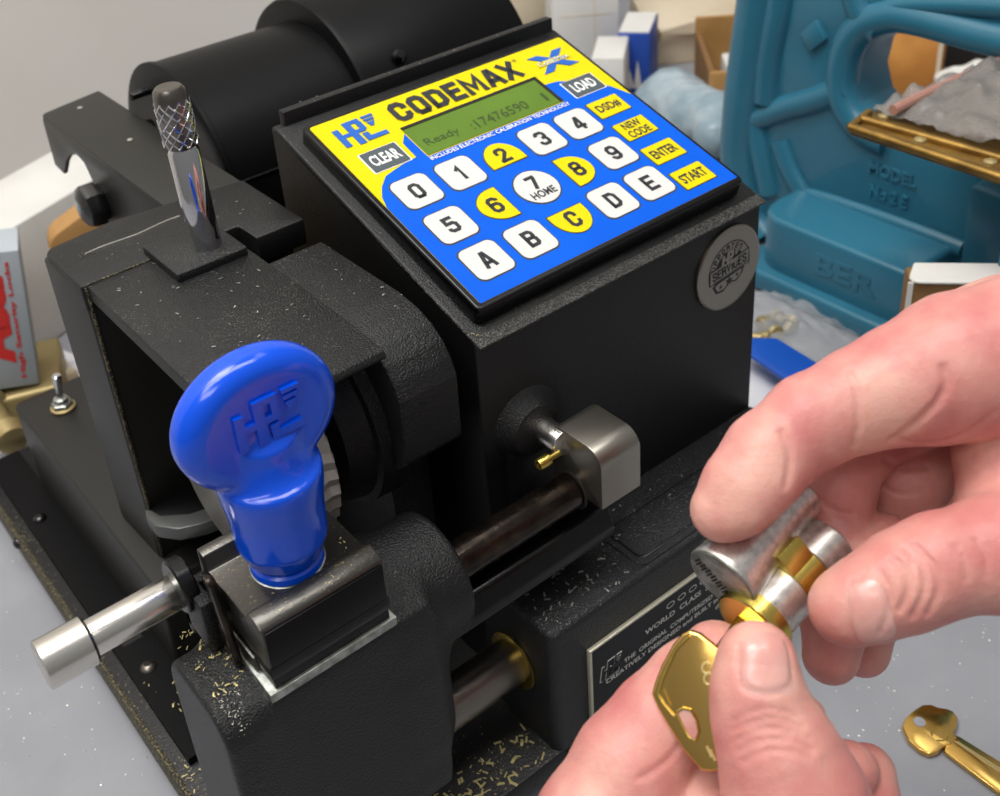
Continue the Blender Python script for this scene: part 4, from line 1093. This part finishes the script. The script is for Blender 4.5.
sheet('plastic_bag', ((872, 112), (1075, 178), (1075, 60), (985, 66)), TZ + .001, 'bag_clear', 40, 30, .010, 45, 'crumpled grey clear plastic bag lying on the brass tray', 'plastic bag', dome=.010, seed=3)
b = MB(); b.tube([tuple(onZ(x, y, TZ + .006)) for x, y in ((893, 110), (930, 92), (965, 76), (1010, 57), (1040, 42))], .0024, 'pink_film', 10); tag(obj('pink_strip', b), 'pink plastic strip along the back edge of the bag on the brass tray', 'strip')
# seen through the throat
oc, T, w_, h_ = carton_thing('orange_box', 'orange brown cardboard box seen through the throat of the press', 'box', 872, 940, 26, 118, .99, .03, 'orange_card', turn=-.1)
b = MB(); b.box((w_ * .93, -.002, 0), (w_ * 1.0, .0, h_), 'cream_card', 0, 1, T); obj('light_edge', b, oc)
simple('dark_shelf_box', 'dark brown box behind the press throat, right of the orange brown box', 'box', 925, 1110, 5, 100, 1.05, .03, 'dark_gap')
cp = at(962, 75, .97)
def crum(P):
    d = rcone(P, at(953, 84, .97), at(978, 74, .97), .013, .011)
    return d + .003 * np.sin(P[..., 0] * 260) * np.sin(P[..., 1] * 230) * np.sin(P[..., 2] * 300)
tag(sdf_obj('crumpled_paper', crum, cp - .045, cp + .045, .003, 'white_card', None, 1), 'crumpled white paper seen through the press above the brass tray', 'paper')
# ---- kraft box with white open flap, right edge
kb_, T, w_, h_ = carton_thing('kraft_box', 'closed brown kraft box with a white lid, at the right edge behind the knuckles', 'box', 903, 1080, 283, 335, .56, .014, 'kraft_dark', turn=.30)
b = MB(); b.prism(rpoly([(-.0015, -.0015), (w_, -.0015), (w_, .0150), (.004, .0150)], [.004, .001, .001, .001], 5), 2, h_ - .0002, h_ + .0012, 'white_card', .0004, 1, T); obj('lid', b, kb_, label='white lid')
b = MB(); b.box((-.0008, -.0008, 0), (.0014, .0002, h_), 'white_card', 0, 1, T); obj('white_edge', b, kb_)

# ---- zip bag with brass parts, blue strip and paper
pq = [tuple(onZ(x, y, 0)[:2]) for x, y in ((700, 352), (760, 352), (812, 386), (752, 425), (690, 405))]
b = MB(); b.prism(pq, 2, .0002, .0008, 'paper'); tag(obj('white_paper', b), 'white printed paper under the blue strip, right of the machine housing', 'paper')
sheet('zip_bag', ((700, 300), (790, 292), (880, 352), (815, 398)), .0012, 'zip_clear', 36, 30, .006, 60, 'clear zip bag of brass parts lying beside the press base', 'plastic bag', thick=.0003, dome=.008, seed=8)
pq = [tuple(onZ(x, y, .013)[:2]) for x, y in ((742, 340), (777, 341), (822, 369), (792, 387), (742, 352))]
b = MB(); b.prism(rpoly(pq, .003), 2, .0125, .0150, 'bag_blue', .0006); tag(obj('blue_strip', b), 'bright blue band across the clear zip bag', 'strip')
bits = [(766, 322, 0), (774, 333, 1), (760, 338, 0), (790, 325, 1), (779, 319, 0), (768, 345, 1)]
proto = None
where = ['at the back', 'in the middle', 'lowest and left', 'furthest right', 'top right', 'nearest the blue band']
for i, (px, py, k) in enumerate(bits):
    p = onZ(px, py, .006)
    if proto is None:
        b = MB(); b.lathe((p[0] - .005, p[1], p[2]), (p[0] + .005, p[1], p[2]), [(0, .0035), (.001, .0045), (.004, .0045), (.0045, .0030), (.010, .0030)], 'old_brass', 18)
        proto = obj('brass_part', b, origin=tuple(p)); o = proto
    else:
        o = proto.copy(); COL.objects.link(o); o.location = p
    o.rotation_euler = (.3 * i, .5 * k, 1.1 * i)
    tag(o, 'small brass turned part inside the clear zip bag, ' + where[i], 'brass part', 'brass parts in the zip bag')

# ---- loose key on the bench
kt = thing('brass_key', 'loose brass key lying alone on the grey bench at the lower right', 'key', tuple(onZ(930, 732, 0)))
def poly_z(pts, z): return [tuple(onZ(x, y, z)[:2]) for x, y in pts]
bow = poly_z(((902, 728), (905, 720), (912, 713), (922, 706.5), (931, 706), (938, 709), (946, 710), (953, 713), (957.5, 719), (956.5, 727), (953, 734), (957, 739), (951, 746), (944, 748), (938, 753), (929, 755.5), (919, 751), (908, 741)), .002)
b = MB(); b.prism(rpoly(bow, .001), 2, .0006, .0030, 'brass_key', .0005, 2); kb2 = obj('key_bow', b, kt)
hc = onZ(919.5, 722, .003); b = MB(); b.lathe((hc[0], hc[1], .0029), (hc[0], hc[1], .0032), [(0, .0021), (.0003, .0021)], 'table', 24); obj('key_hole', b, kb2)
b = MB(); ring_p = onZ(940, 734, .003)
for a0, a1 in ((.3, 2.6), (3.4, 5.4)):
    pts = [(ring_p[0] + .0032 * math.cos(a), ring_p[1] + .0026 * math.sin(a), .0031) for a in np.linspace(a0, a1, 10)]; b.tube(pts, .0003, 'brass', 6)
obj('stamped_mark', b, kb2)
bu = poly_z(((948, 733), (960, 738), (1060, 800), (1050, 832), (944, 752)), .002); b = MB(); b.prism(bu, 2, .0008, .0027, 'brass_key', .0004)
kbl = obj('key_blade', b, kt)
g = poly_z(((953, 741), (958, 741.5), (1060, 806), (1056, 812)), .0027); b = MB(); b.prism(g, 2, .0026, .0029, 'old_brass'); obj('groove', b, kbl)

# ================================================================== MORTISE CYLINDER HELD IN THE HANDS
def cv(px, py, d): return Vector(at(px, py, d))
def px2m(r, d): return r * d / FPX
cyl = thing('lock_cylinder', 'nickel and brass lock cylinder held between the finger and thumb of the upper hand', 'lock cylinder', tuple(at(775, 560, .295)))
a0 = cv(722, 580, .286); a1 = cv(799, 493, .300)
d0 = (a1 - a0); LA = d0.length
R1 = px2m(37, .286); R2 = px2m(25, .30)
b = MB()
b.lathe(a0, a1, [(0, R1 * .2), (0, R1 * .98), (.0004, R1), (.0014, R1 * .985), (LA * .16, R1 * .93), (LA * .34, R1 * .84), (LA * .52, R1 * .77), (LA * .75, R1 * .715), (LA - .0006, R2), (LA, R2 - .0005)], 'nickel', 64)
ba = obj('cylinder_body', b, cyl, label='flared nickel plated body')
b = MB(); dd = d0.normalized(); b.lathe(a0 - dd * .0005, a0 + dd * .0002, [(0, R1 * .93), (.0002, R1 * .96), (.0006, R1 * .96)], 'steel_light', 56); obj('end_face', b, ba, label='flat grey end face')
xx, yy_, _ = frame(d0)
b = MB()
for k in range(17):
    t = (k - 8) / 8
    c = a0 - dd * .0006 + yy_ * 0
    side = (RC.T @ np.array([1, .55, 0])); side = Vector(side) - dd * Vector(side).dot(dd); side.normalize(); oth = dd.cross(side)
    p = c + side * (t * R1 * .75) + oth * (R1 * .20 if k % 2 else R1 * .12)
    b.lathe(p + oth * -.0012, p + oth * .0012, [(0, .00025), (.0024, .00025)], 'dark_gap', 6)
obj('serration_reflection', b, ba)  # dark strokes painted as the reflection of serrations in the end face
p0 = cv(751, 626, .289); p1 = cv(829, 542, .302); dp_ = (p1 - p0); LP = dp_.length; dpn = dp_.normalized(); RP = px2m(29.5, .296)
b = MB()
b.lathe(p0, p1, [(.0035, RP), (LP * .42, RP), (LP * .42 + .0001, RP * .9), (LP * .70, RP * .9), (LP * .70 + .0001, RP), (LP - .0006, RP), (LP, RP - .0005), (LP, RP * .3)], 'nickel', 56)
pl = obj('plug_housing', b, cyl)
b = MB(); b.lathe(p0 + dpn * LP * .43, p0 + dpn * LP * .69, [(0, RP * .97), (.0002, RP * .99), (LP * .26, RP * .99)], 'brass', 56)
obj('cam_ring', b, cyl, label='brass cam ring')
# cam tab bridging the two barrels
m0 = cv(795, 558, .289); bt = MB(); ax = dpn; sd_ = (a0 - p0); sd_ = (sd_ - ax * sd_.dot(ax)).normalized(); up_ = ax.cross(sd_).normalized()
if up_.dot(Vector(CAM) - m0) < 0: up_ = -up_
TT = Matrix(((ax.x, sd_.x, up_.x, m0.x), (ax.y, sd_.y, up_.y, m0.y), (ax.z, sd_.z, up_.z, m0.z), (0, 0, 0, 1)))
bt.box((-.0040, -.0024, -.009), (.0038, .0034, .0012), 'brass', .0003, 2, TT); obj('cam_tab', bt, cyl, label='rectangular brass cam tab')
b = MB(); b.lathe(p0 - dpn * .0006, p0 + dpn * .0040, [(0, RP * .3), (0, RP * 1.16), (.0004, RP * 1.22), (.0018, RP * 1.22), (.0021, RP * 1.13), (.0045, RP * 1.13)], 'brass', 64)
obj('plug_flange', b, cyl, label='polished brass flange')
b = MB(); q0 = cv(707, 545, .288); b.tube([q0, q0 + Vector((.002, 0, -.001)), q0 + Vector((.004, 0, -.003))], .0012, 'brass', 10); obj('retaining_pin', b, cyl, label='tiny brass pin')

# ---- brass key held in the lower hand
ky = thing('brass_key', 'shiny brass key held by its bow between thumb and finger, blade in the lock cylinder', 'key', tuple(at(690, 695, .285)))
kp = [(651, 694), (654, 683), (661, 665), (672, 645), (681, 634), (689, 630), (699, 633), (709, 641), (722, 652), (738, 670), (738, 740), (727, 766), (713, 772), (701, 771), (684, 752), (668, 727), (657, 708)]
kc = at(695, 700, .2795); vn = CAM - kc; vn /= np.linalg.norm(vn)
tilt = RC.T @ np.array([-.30, .12, 0]); kn_ = vn + tilt; kn_ /= np.linalg.norm(kn_)
pts3 = [hit(x, y, kc, kn_) for x, y in kp]
ku = pts3[4] - pts3[0]; ku -= kn_ * (ku @ kn_); ku /= np.linalg.norm(ku); kv = np.cross(kn_, ku)
TK = Matrix(((ku[0], kv[0], kn_[0], kc[0]), (ku[1], kv[1], kn_[1], kc[1]), (ku[2], kv[2], kn_[2], kc[2]), (0, 0, 0, 1)))
loc = [((p - kc) @ ku, (p - kc) @ kv) for p in pts3]
def kloc(x, y): p = hit(x, y, kc, kn_) - kc; return (p @ ku, p @ kv)
b = MB(); b.prism(rpoly(loc, .0012, 3), 2, -.0026, 0, 'brass_key', .0007, 3, TK); kbw = obj('key_bow', b, ky)
# raised rim / recessed panel edge on the bow
b = MB()
rim_ = [kloc(x, y) for x, y in ((690, 636), (676, 650), (664, 676), (658, 694), (664, 704), (674, 716))]
b.tube([TK @ Vector((u, v, .0001)) for u, v in rim_], .0003, 'brass', 6); b.tube([TK @ Vector((*kloc(x, y), .0001)) for x, y in ((664, 689), (671, 706))], .00025, 'brass', 6)
for c_x, c_y, n_ in ((707, 668, 8), (709, 679, 8)):
    b.tube([TK @ Vector((*kloc(c_x + 4.5 * math.cos(a), c_y + 5.5 * math.sin(a)), .0002)) for a in np.linspace(.8, 5.6, 10)], .00028, 'shaving', 6)
for dx in (0, 3.5): b.tube([TK @ Vector((*kloc(707 + dx, 746 + dx), .0002)), TK @ Vector((*kloc(712 + dx, 757 + dx), .0002))], .0003, 'shaving', 6)
obj('stamped_mark', b, kbw)
hl = [kloc(x, y) for x, y in ((677, 712), (683, 708), (691, 710), (697, 720), (699, 732), (696, 741), (690, 738), (683, 726))]
b = MB(); b.prism(rpoly(hl, .001, 3), 2, -.0001, .00012, 'skin', 0, 1, TK); b.tube([TK @ Vector((*q, .0002)) for q in hl + hl[:1]], .0003, 'brass', 6); obj('key_hole', b, kbw)
b = MB(); bl_ = [kloc(x, y) for x, y in ((716, 660), (730, 672), (765, 625), (752, 612))]
k0 = TK @ Vector((*kloc(722, 668), -.0013)); k1 = p0 + dpn * .002
dk = (k1 - k0); xk, yk, zk = frame(dk, tuple(kn_))
TB = Matrix(((xk.x, yk.x, zk.x, k0.x), (xk.y, yk.y, zk.y, k0.y), (xk.z, yk.z, zk.z, k0.z), (0, 0, 0, 1)))
b.box((-.0038, -.0011, 0), (.0038, .0011, dk.length), 'brass_key', .0003, 1, TB); obj('key_blade', b, ky)

# ================================================================== HANDS
def J(l): return [(np.array(at(x, y, d)), px2m(r, d)) for x, y, d, r in l]
def chain(P, js, k=.002):
    d = None
    for (a, ra), (b_, rb_) in zip(js[:-1], js[1:]):
        c = rcone(P, a, b_, ra, rb_); d = c if d is None else smin(d, c, k)
    return d
def crease(d, P, c, t, w, dep, R):
    """fine skin fold: plane through c, normal t, limited to radius R"""
    c = np.array(c); t = np.array(t) / np.linalg.norm(t); q = P - c
    return d + dep * np.exp(-((q @ t) / w) ** 2) * np.exp(-(np.linalg.norm(q, axis=-1) / R) ** 4)
def dirpx(x0, y0, x1, y1, d=.285): return at(x1, y1, d) - at(x0, y0, d)
def surf(x, y, d, r): return at(x, y, d - px2m(r, d))

GU, GLW = [], []
def grooves(d, P, G):
    for pts, w, dep in G:
        lo_, hi_ = pts.min(0) - .003, pts.max(0) + .003
        mk = np.all((P > lo_) & (P < hi_), axis=-1)
        if not mk.any(): continue
        Q = P[mk]; best = np.full(len(Q), 9.)
        for a, b_ in zip(pts[:-1], pts[1:]):
            ab = b_ - a; t = np.clip(((Q - a) @ ab) / (ab @ ab + 1e-12), 0, 1)
            best = np.minimum(best, np.linalg.norm(Q - a - t[:, None] * ab, axis=-1))
        d = d.copy() if not isinstance(d, np.ndarray) or True else d
        d[mk] = d[mk] + dep * np.exp(-(best / w) ** 2)
    return d
def march(fn, px, py, d0=.24, d1=.36):
    r_ = ray(px, py); r_ = r_ / np.linalg.norm(r_); t = d0
    for _ in range(80):
        s_ = float(fn((CAM + r_ * t)[None, :])[0])
        if s_ < .00005: return CAM + r_ * t
        t += max(s_ * .8, .0001)
        if t > d1: return None
    return CAM + r_ * t
def fold(fn, G, pts, w=.0006, dep=.0008, seg=5):
    out = []
    for i in range(len(pts) - 1):
        p0_, p1_, p2_, p3_ = [np.array(pts[min(max(k, 0), len(pts) - 1)], float) for k in (i - 1, i, i + 1, i + 2)]
        for t in np.linspace(0, 1, seg, endpoint=False):
            q = .5 * ((2 * p1_) + (-p0_ + p2_) * t + (2 * p0_ - 5 * p1_ + 4 * p2_ - p3_) * t * t + (-p0_ + 3 * p1_ - 3 * p2_ + p3_) * t ** 3)
            out.append(q)
    out.append(np.array(pts[-1], float))
    P = [march(fn, *q) for q in out]; P = [p for p in P if p is not None]
    if len(P) > 1: return (np.array(P), w, dep)

def hand_upper(P):
    # index finger
    idx = chain(P, J([(723, 510, .281, 31), (742, 486, .281, 36), (768, 456, .283, 41), (812, 421, .286, 43.5), (862, 399, .289, 47.5), (905, 384, .292, 55), (958, 366, .297, 66), (1030, 352, .303, 70), (1090, 350, .31, 74)]), .003)
    idx = smin(idx, rcone(P, at(745, 510, .2785), at(768, 482, .279), px2m(22, .28), px2m(26, .28)), .004)
    pad = chain(P, J([(893, 412, .291, 30), (935, 402, .293, 38), (975, 396, .297, 38), (1010, 390, .30, 34)]), .003)
    idx = smin(idx, pad, .0012)
    kn2 = chain(P, J([(945, 356, .325, 55), (1010, 345, .33, 62), (1090, 350, .335, 70)]), .003)
    # folded fingers behind the cylinder
    mid = chain(P, J([(905, 418, .318, 36), (862, 440, .316, 35), (838, 480, .312, 34), (838, 545, .312, 33), (836, 612, .318, 31), (831, 656, .322, 25.5)]), .003)
    rin = chain(P, J([(985, 430, .335, 38), (935, 448, .330, 38), (906, 478, .327, 37), (892, 540, .329, 34), (872, 606, .335, 26), (863, 650, .338, 24)]), .003)
    # third pad crossing low, in front of the ring finger
    lit = chain(P, J([(885, 540, .312, 25), (858, 560, .310, 29), (842, 590, .312, 28)]), .003)
    # palm, heel of thumb
    palm = chain(P, J([(1090, 360, .33, 90), (1100, 470, .34, 95), (1110, 560, .33, 90)]), .006)
    the = chain(P, J([(1030, 380, .312, 45), (1012, 450, .309, 46), (1012, 520, .303, 44), (1050, 560, .297, 55)]), .005)
    back = chain(P, J([(1000, 400, .360, 40), (978, 470, .365, 40), (985, 540, .365, 40)]), .004)
    thb = chain(P, J([(848, 607, .2835, 35.5), (872, 597, .2835, 38), (905, 581, .285, 44), (940, 565, .287, 45), (1000, 553, .292, 50.5), (1070, 543, .30, 60)]), .003)
    d = smin(palm, the, .006); d = smin(d, back, .0012)
    d = smin(d, idx, .0010); d = smin(d, kn2, .0025); d = smin(d, rin, .0006); d = smin(d, mid, .0005); d = smin(d, lit, .0006)
    d = smin(d, thb, .0016)
    d = grooves(d, P, GU)
    return d + .00006 * np.sin(P[..., 0] * 1900) * np.sin(P[..., 1] * 1700) * np.sin(P[..., 2] * 1800)
def bounds(pts, pad): a = np.array(pts); return a.min(0) - pad, a.max(0) + pad
FU = [([(781, 432), (789, 448), (789, 470), (786, 486)], .0007, 0.00150), ([(850, 372), (857, 395), (858, 425), (854, 446)], .0006, 0.00090),
      ([(944, 368), (946, 385), (936, 404), (915, 424), (893, 440)], .0008, 0.00180), 
      ([(994, 412), (975, 428), (950, 440), (915, 444), (895, 438)], .0006, 0.00135),
      ([(893, 558), (906, 572), (908, 590), (900, 610)], .0006, 0.00120), ([(905, 548), (922, 566), (925, 590), (912, 618)], .0006, 0.00150), ([(914, 545), (934, 566), (938, 590), (928, 614)], .0006, 0.00135),
      ([(912, 560), (910, 590), (905, 605)], .0005, 0.00090), ([(880, 572), (888, 588), (889, 610), (880, 632)], .0005, 0.00105), ([(862, 577), (852, 581), (849, 600), (851, 625), (856, 640)], .0005, 0.00090),
      ([(820, 500), (835, 512), (852, 515)], .0006, 0.00120), ([(885, 460), (900, 468), (925, 466)], .0006, 0.00135), ([(882, 486), (900, 494), (925, 492)], .0005, 0.00105),
      ([(955, 545), (965, 560), (966, 580)], .0005, 0.00060), ([(975, 540), (985, 556), (986, 575)], .0005, 0.00060)]
NFU = [fold(hand_upper, None, *f) for f in FU]; GU[:] = [f for f in NFU if f]
lo, hi = bounds([at(700, 480, .28), at(1040, 300, .30), at(1040, 640, .285), at(1040, 300, .36), at(840, 690, .33), at(1040, 600, .36)], .012)
hu = sdf_obj('hand', hand_upper, lo, hi, .00062, 'skin', None, 3)
tag(hu, 'bare hand of a person at the right edge, finger and thumb pinching the lock cylinder', 'hand')

def hand_lower(P):
    thb = chain(P, J([(757, 661, .2700, 36), (757, 690, .2705, 39.5), (763, 718, .272, 44), (778, 752, .274, 52), (794, 796, .278, 61), (815, 860, .285, 68)]), .003)
    idx = chain(P, J([(716, 657, .293, 33), (690, 686, .294, 39), (660, 724, .295, 45), (632, 766, .296, 52), (600, 830, .298, 58), (580, 880, .30, 62)]), .003)
    mid = chain(P, J([(772, 742, .300, 30), (735, 772, .301, 38), (690, 810, .302, 46), (640, 870, .303, 52)]), .003)
    sid = chain(P, J([(806, 716, .292, 17.5), (790, 730, .292, 22), (760, 750, .293, 26)]), .003)
    r1 = chain(P, J([(848, 771, .305, 26), (820, 800, .305, 32), (770, 840, .305, 36)]), .003)
    r2 = chain(P, J([(866, 773, .312, 25), (862, 800, .312, 30), (830, 850, .312, 34)]), .003)
    plm = chain(P, J([(700, 880, .305, 80), (800, 880, .30, 80)]), .004)
    d = smin(idx, mid, .0008); d = smin(d, sid, .0008); d = smin(d, r2, .0004); d = smin(d, r1, .0004); d = smin(d, plm, .006)
    d = smin(d, thb, .0006)
    d = grooves(d, P, GLW)
    return d + .00006 * np.sin(P[..., 0] * 1900) * np.sin(P[..., 1] * 1700) * np.sin(P[..., 2] * 1800)
FL = [([(733, 722), (752, 712), (775, 710), (796, 716)], .0005, 0.00078), ([(731, 732), (752, 722), (778, 719), (803, 728)], .0005, 0.00117), ([(733, 742), (755, 732), (783, 729), (810, 739)], .0005, 0.00104),
      ([(736, 752), (760, 741), (788, 739), (812, 750)], .0005, 0.00130), ([(742, 762), (765, 751), (790, 750), (812, 760)], .0005, 0.00078), ([(750, 726), (770, 727), (790, 735)], .0004, 0.00065),
      ([(739, 645), (739, 668), (745, 688), (768, 693), (790, 686), (791, 662), (787, 644)], .0005, 0.00104),
      ([(640, 778), (655, 770), (668, 760), (680, 745)], .0006, 0.00078)]
NFL = [fold(hand_lower, None, *f) for f in FL]; GLW[:] = [f for f in NFL if f]
lo, hi = bounds([at(725, 620, .262), at(540, 840, .28), at(540, 840, .32), at(880, 840, .27), at(890, 760, .33), at(720, 630, .31)], .010)
hl_ = sdf_obj('hand', hand_lower, lo, hi, .00062, 'skin', None, 3)
tag(hl_, 'lower bare hand of a person, thumb pressed over the bow of the brass key', 'hand')

def nail(fn_j, x, y, d, r, ux, uy, wpx, lpx, par, roll=0, square=3.0, lift=.00025):
    """nail plate hugging a finger of radius r (px) centred at (x,y): (ux,uy) points to the fingertip in the picture"""
    c = np.array(at(x, y, d)); t = at(x + ux, y + uy, d) - c; t /= np.linalg.norm(t)
    n = CAM - c; n /= np.linalg.norm(n); n = n - t * (n @ t); n /= np.linalg.norm(n); s = np.cross(t, n)
    cr, sr = math.cos(roll), math.sin(roll); n, s = n * cr + s * sr, s * cr - n * sr
    R = px2m(r, d); L = px2m(lpx, d); W = px2m(wpx, d)
    vs = []; fs = []; nr, na = 10, 40
    # project radially on the signed distance field so the plate lies on the skin
    for i in range(nr + 1):
        for j in range(na):
            a = 2 * PI * j / na; ca, sa = math.cos(a), math.sin(a)
            k = (abs(ca) ** square + abs(sa) ** square) ** (-1 / square) * i / nr
            v = k * ca * L / 2; u = k * sa * W / 2
            base = c + t * v; dr = n * math.cos(u / R) + s * math.sin(u / R)
            lo_, hi_ = R * .3, R * 1.8
            for _ in range(18):
                md = (lo_ + hi_) / 2
                if fn_j(np.array((base + dr * md)[None, :], np.float64))[0] < 0: lo_ = md
                else: hi_ = md
            edge = 1 - (i / nr) ** 6
            vs.append(base + dr * (lo_ + lift * edge - .00012 * (1 - edge)))
    for i in range(nr):
        for j in range(na): k2 = (j + 1) % na; fs.append((i * na + j, i * na + k2, (i + 1) * na + k2, (i + 1) * na + j))
    b = MB(); b.raw(vs, fs, 'nail'); return obj('fingernail', b, par, smooth=80)
nail(hand_upper, 868, 606, .2835, 38, -1, .22, 66, 37, hu, roll=-.30, square=4)
nail(hand_lower, 765, 663, .2705, 38, -.05, -1, 52, 56, hl_, roll=.12, square=4)

# ================================================================== CAMERA, LIGHT
cam = bpy.data.cameras.new('camera'); co = bpy.data.objects.new('camera', cam); COL.objects.link(co)
R = Matrix((tuple(RC[0]), tuple(-RC[1]), tuple(-RC[2]))).transposed()
co.matrix_world = Matrix.Translation(Vector(CAM)) @ R.to_4x4()
cam.sensor_width = 36; cam.sensor_fit = 'HORIZONTAL'; cam.lens = FPX * 36 / 1000
cam.shift_x = (500 - CX) / 1000; cam.shift_y = -(398 - CY) / 1000
cam.clip_start = .01; cam.clip_end = 30
cam.dof.use_dof = True; cam.dof.focus_distance = .345; cam.dof.aperture_fstop = 21
SC.camera = co

w = bpy.data.worlds.new('World'); SC.world = w; w.use_nodes = True
nt = w.node_tree; bg = nt.nodes['Background']
tc = nt.nodes.new('ShaderNodeTexCoord'); sp = nt.nodes.new('ShaderNodeSeparateXYZ'); nt.links.new(tc.outputs['Generated'], sp.inputs[0])
rp = nt.nodes.new('ShaderNodeValToRGB'); mr = nt.nodes.new('ShaderNodeMapRange'); mr.inputs['From Min'].default_value = -1
nt.links.new(sp.outputs['Z'], mr.inputs['Value']); nt.links.new(mr.outputs['Result'], rp.inputs['Fac'])
rp.color_ramp.elements[0].color = (.10, .10, .10, 1); rp.color_ramp.elements[1].color = (.75, .76, .78, 1)
e = rp.color_ramp.elements.new(.55); e.color = (.40, .40, .40, 1)
nt.links.new(rp.outputs['Color'], bg.inputs['Color']); bg.inputs['Strength'].default_value = .52
def area(name, loc, size, power, target=(.2, .3, 0), col=(1, 1, 1)):
    l = bpy.data.lights.new(name, 'AREA'); l.shape = 'RECTANGLE'; l.size, l.size_y = size; l.energy = power; l.color = col
    o = bpy.data.objects.new(name, l); COL.objects.link(o); o.location = loc
    o.rotation_euler = (Vector(target) - Vector(loc)).to_track_quat('-Z', 'Y').to_euler(); return o
area('ceiling_or_fill_lamp', (-.35, .75, 1.75), (.45, 1.2), 23, (-.05, .5, 0), (1, 1, 1))
area('ceiling_or_fill_lamp', (1.1, .5, 1.9), (.9, .30), 2, (.6, .5, 0))
area('ceiling_or_fill_lamp', (-.7, -.3, 1.4), (.8, .3), 5, (.2, .3, 0), (1, .98, .94))
area('ceiling_or_fill_lamp', (-.1, .15, 1.5), (1.6, .3), 14, (.1, .84, .45), (1, .97, .93))  # added fill light without a fixture, brightens the back wall
vs_ = SC.view_settings; vs_.view_transform = 'Standard'; vs_.look = 'None'; vs_.gamma = 1; vs_.use_curve_mapping = False; vs_.exposure = 0
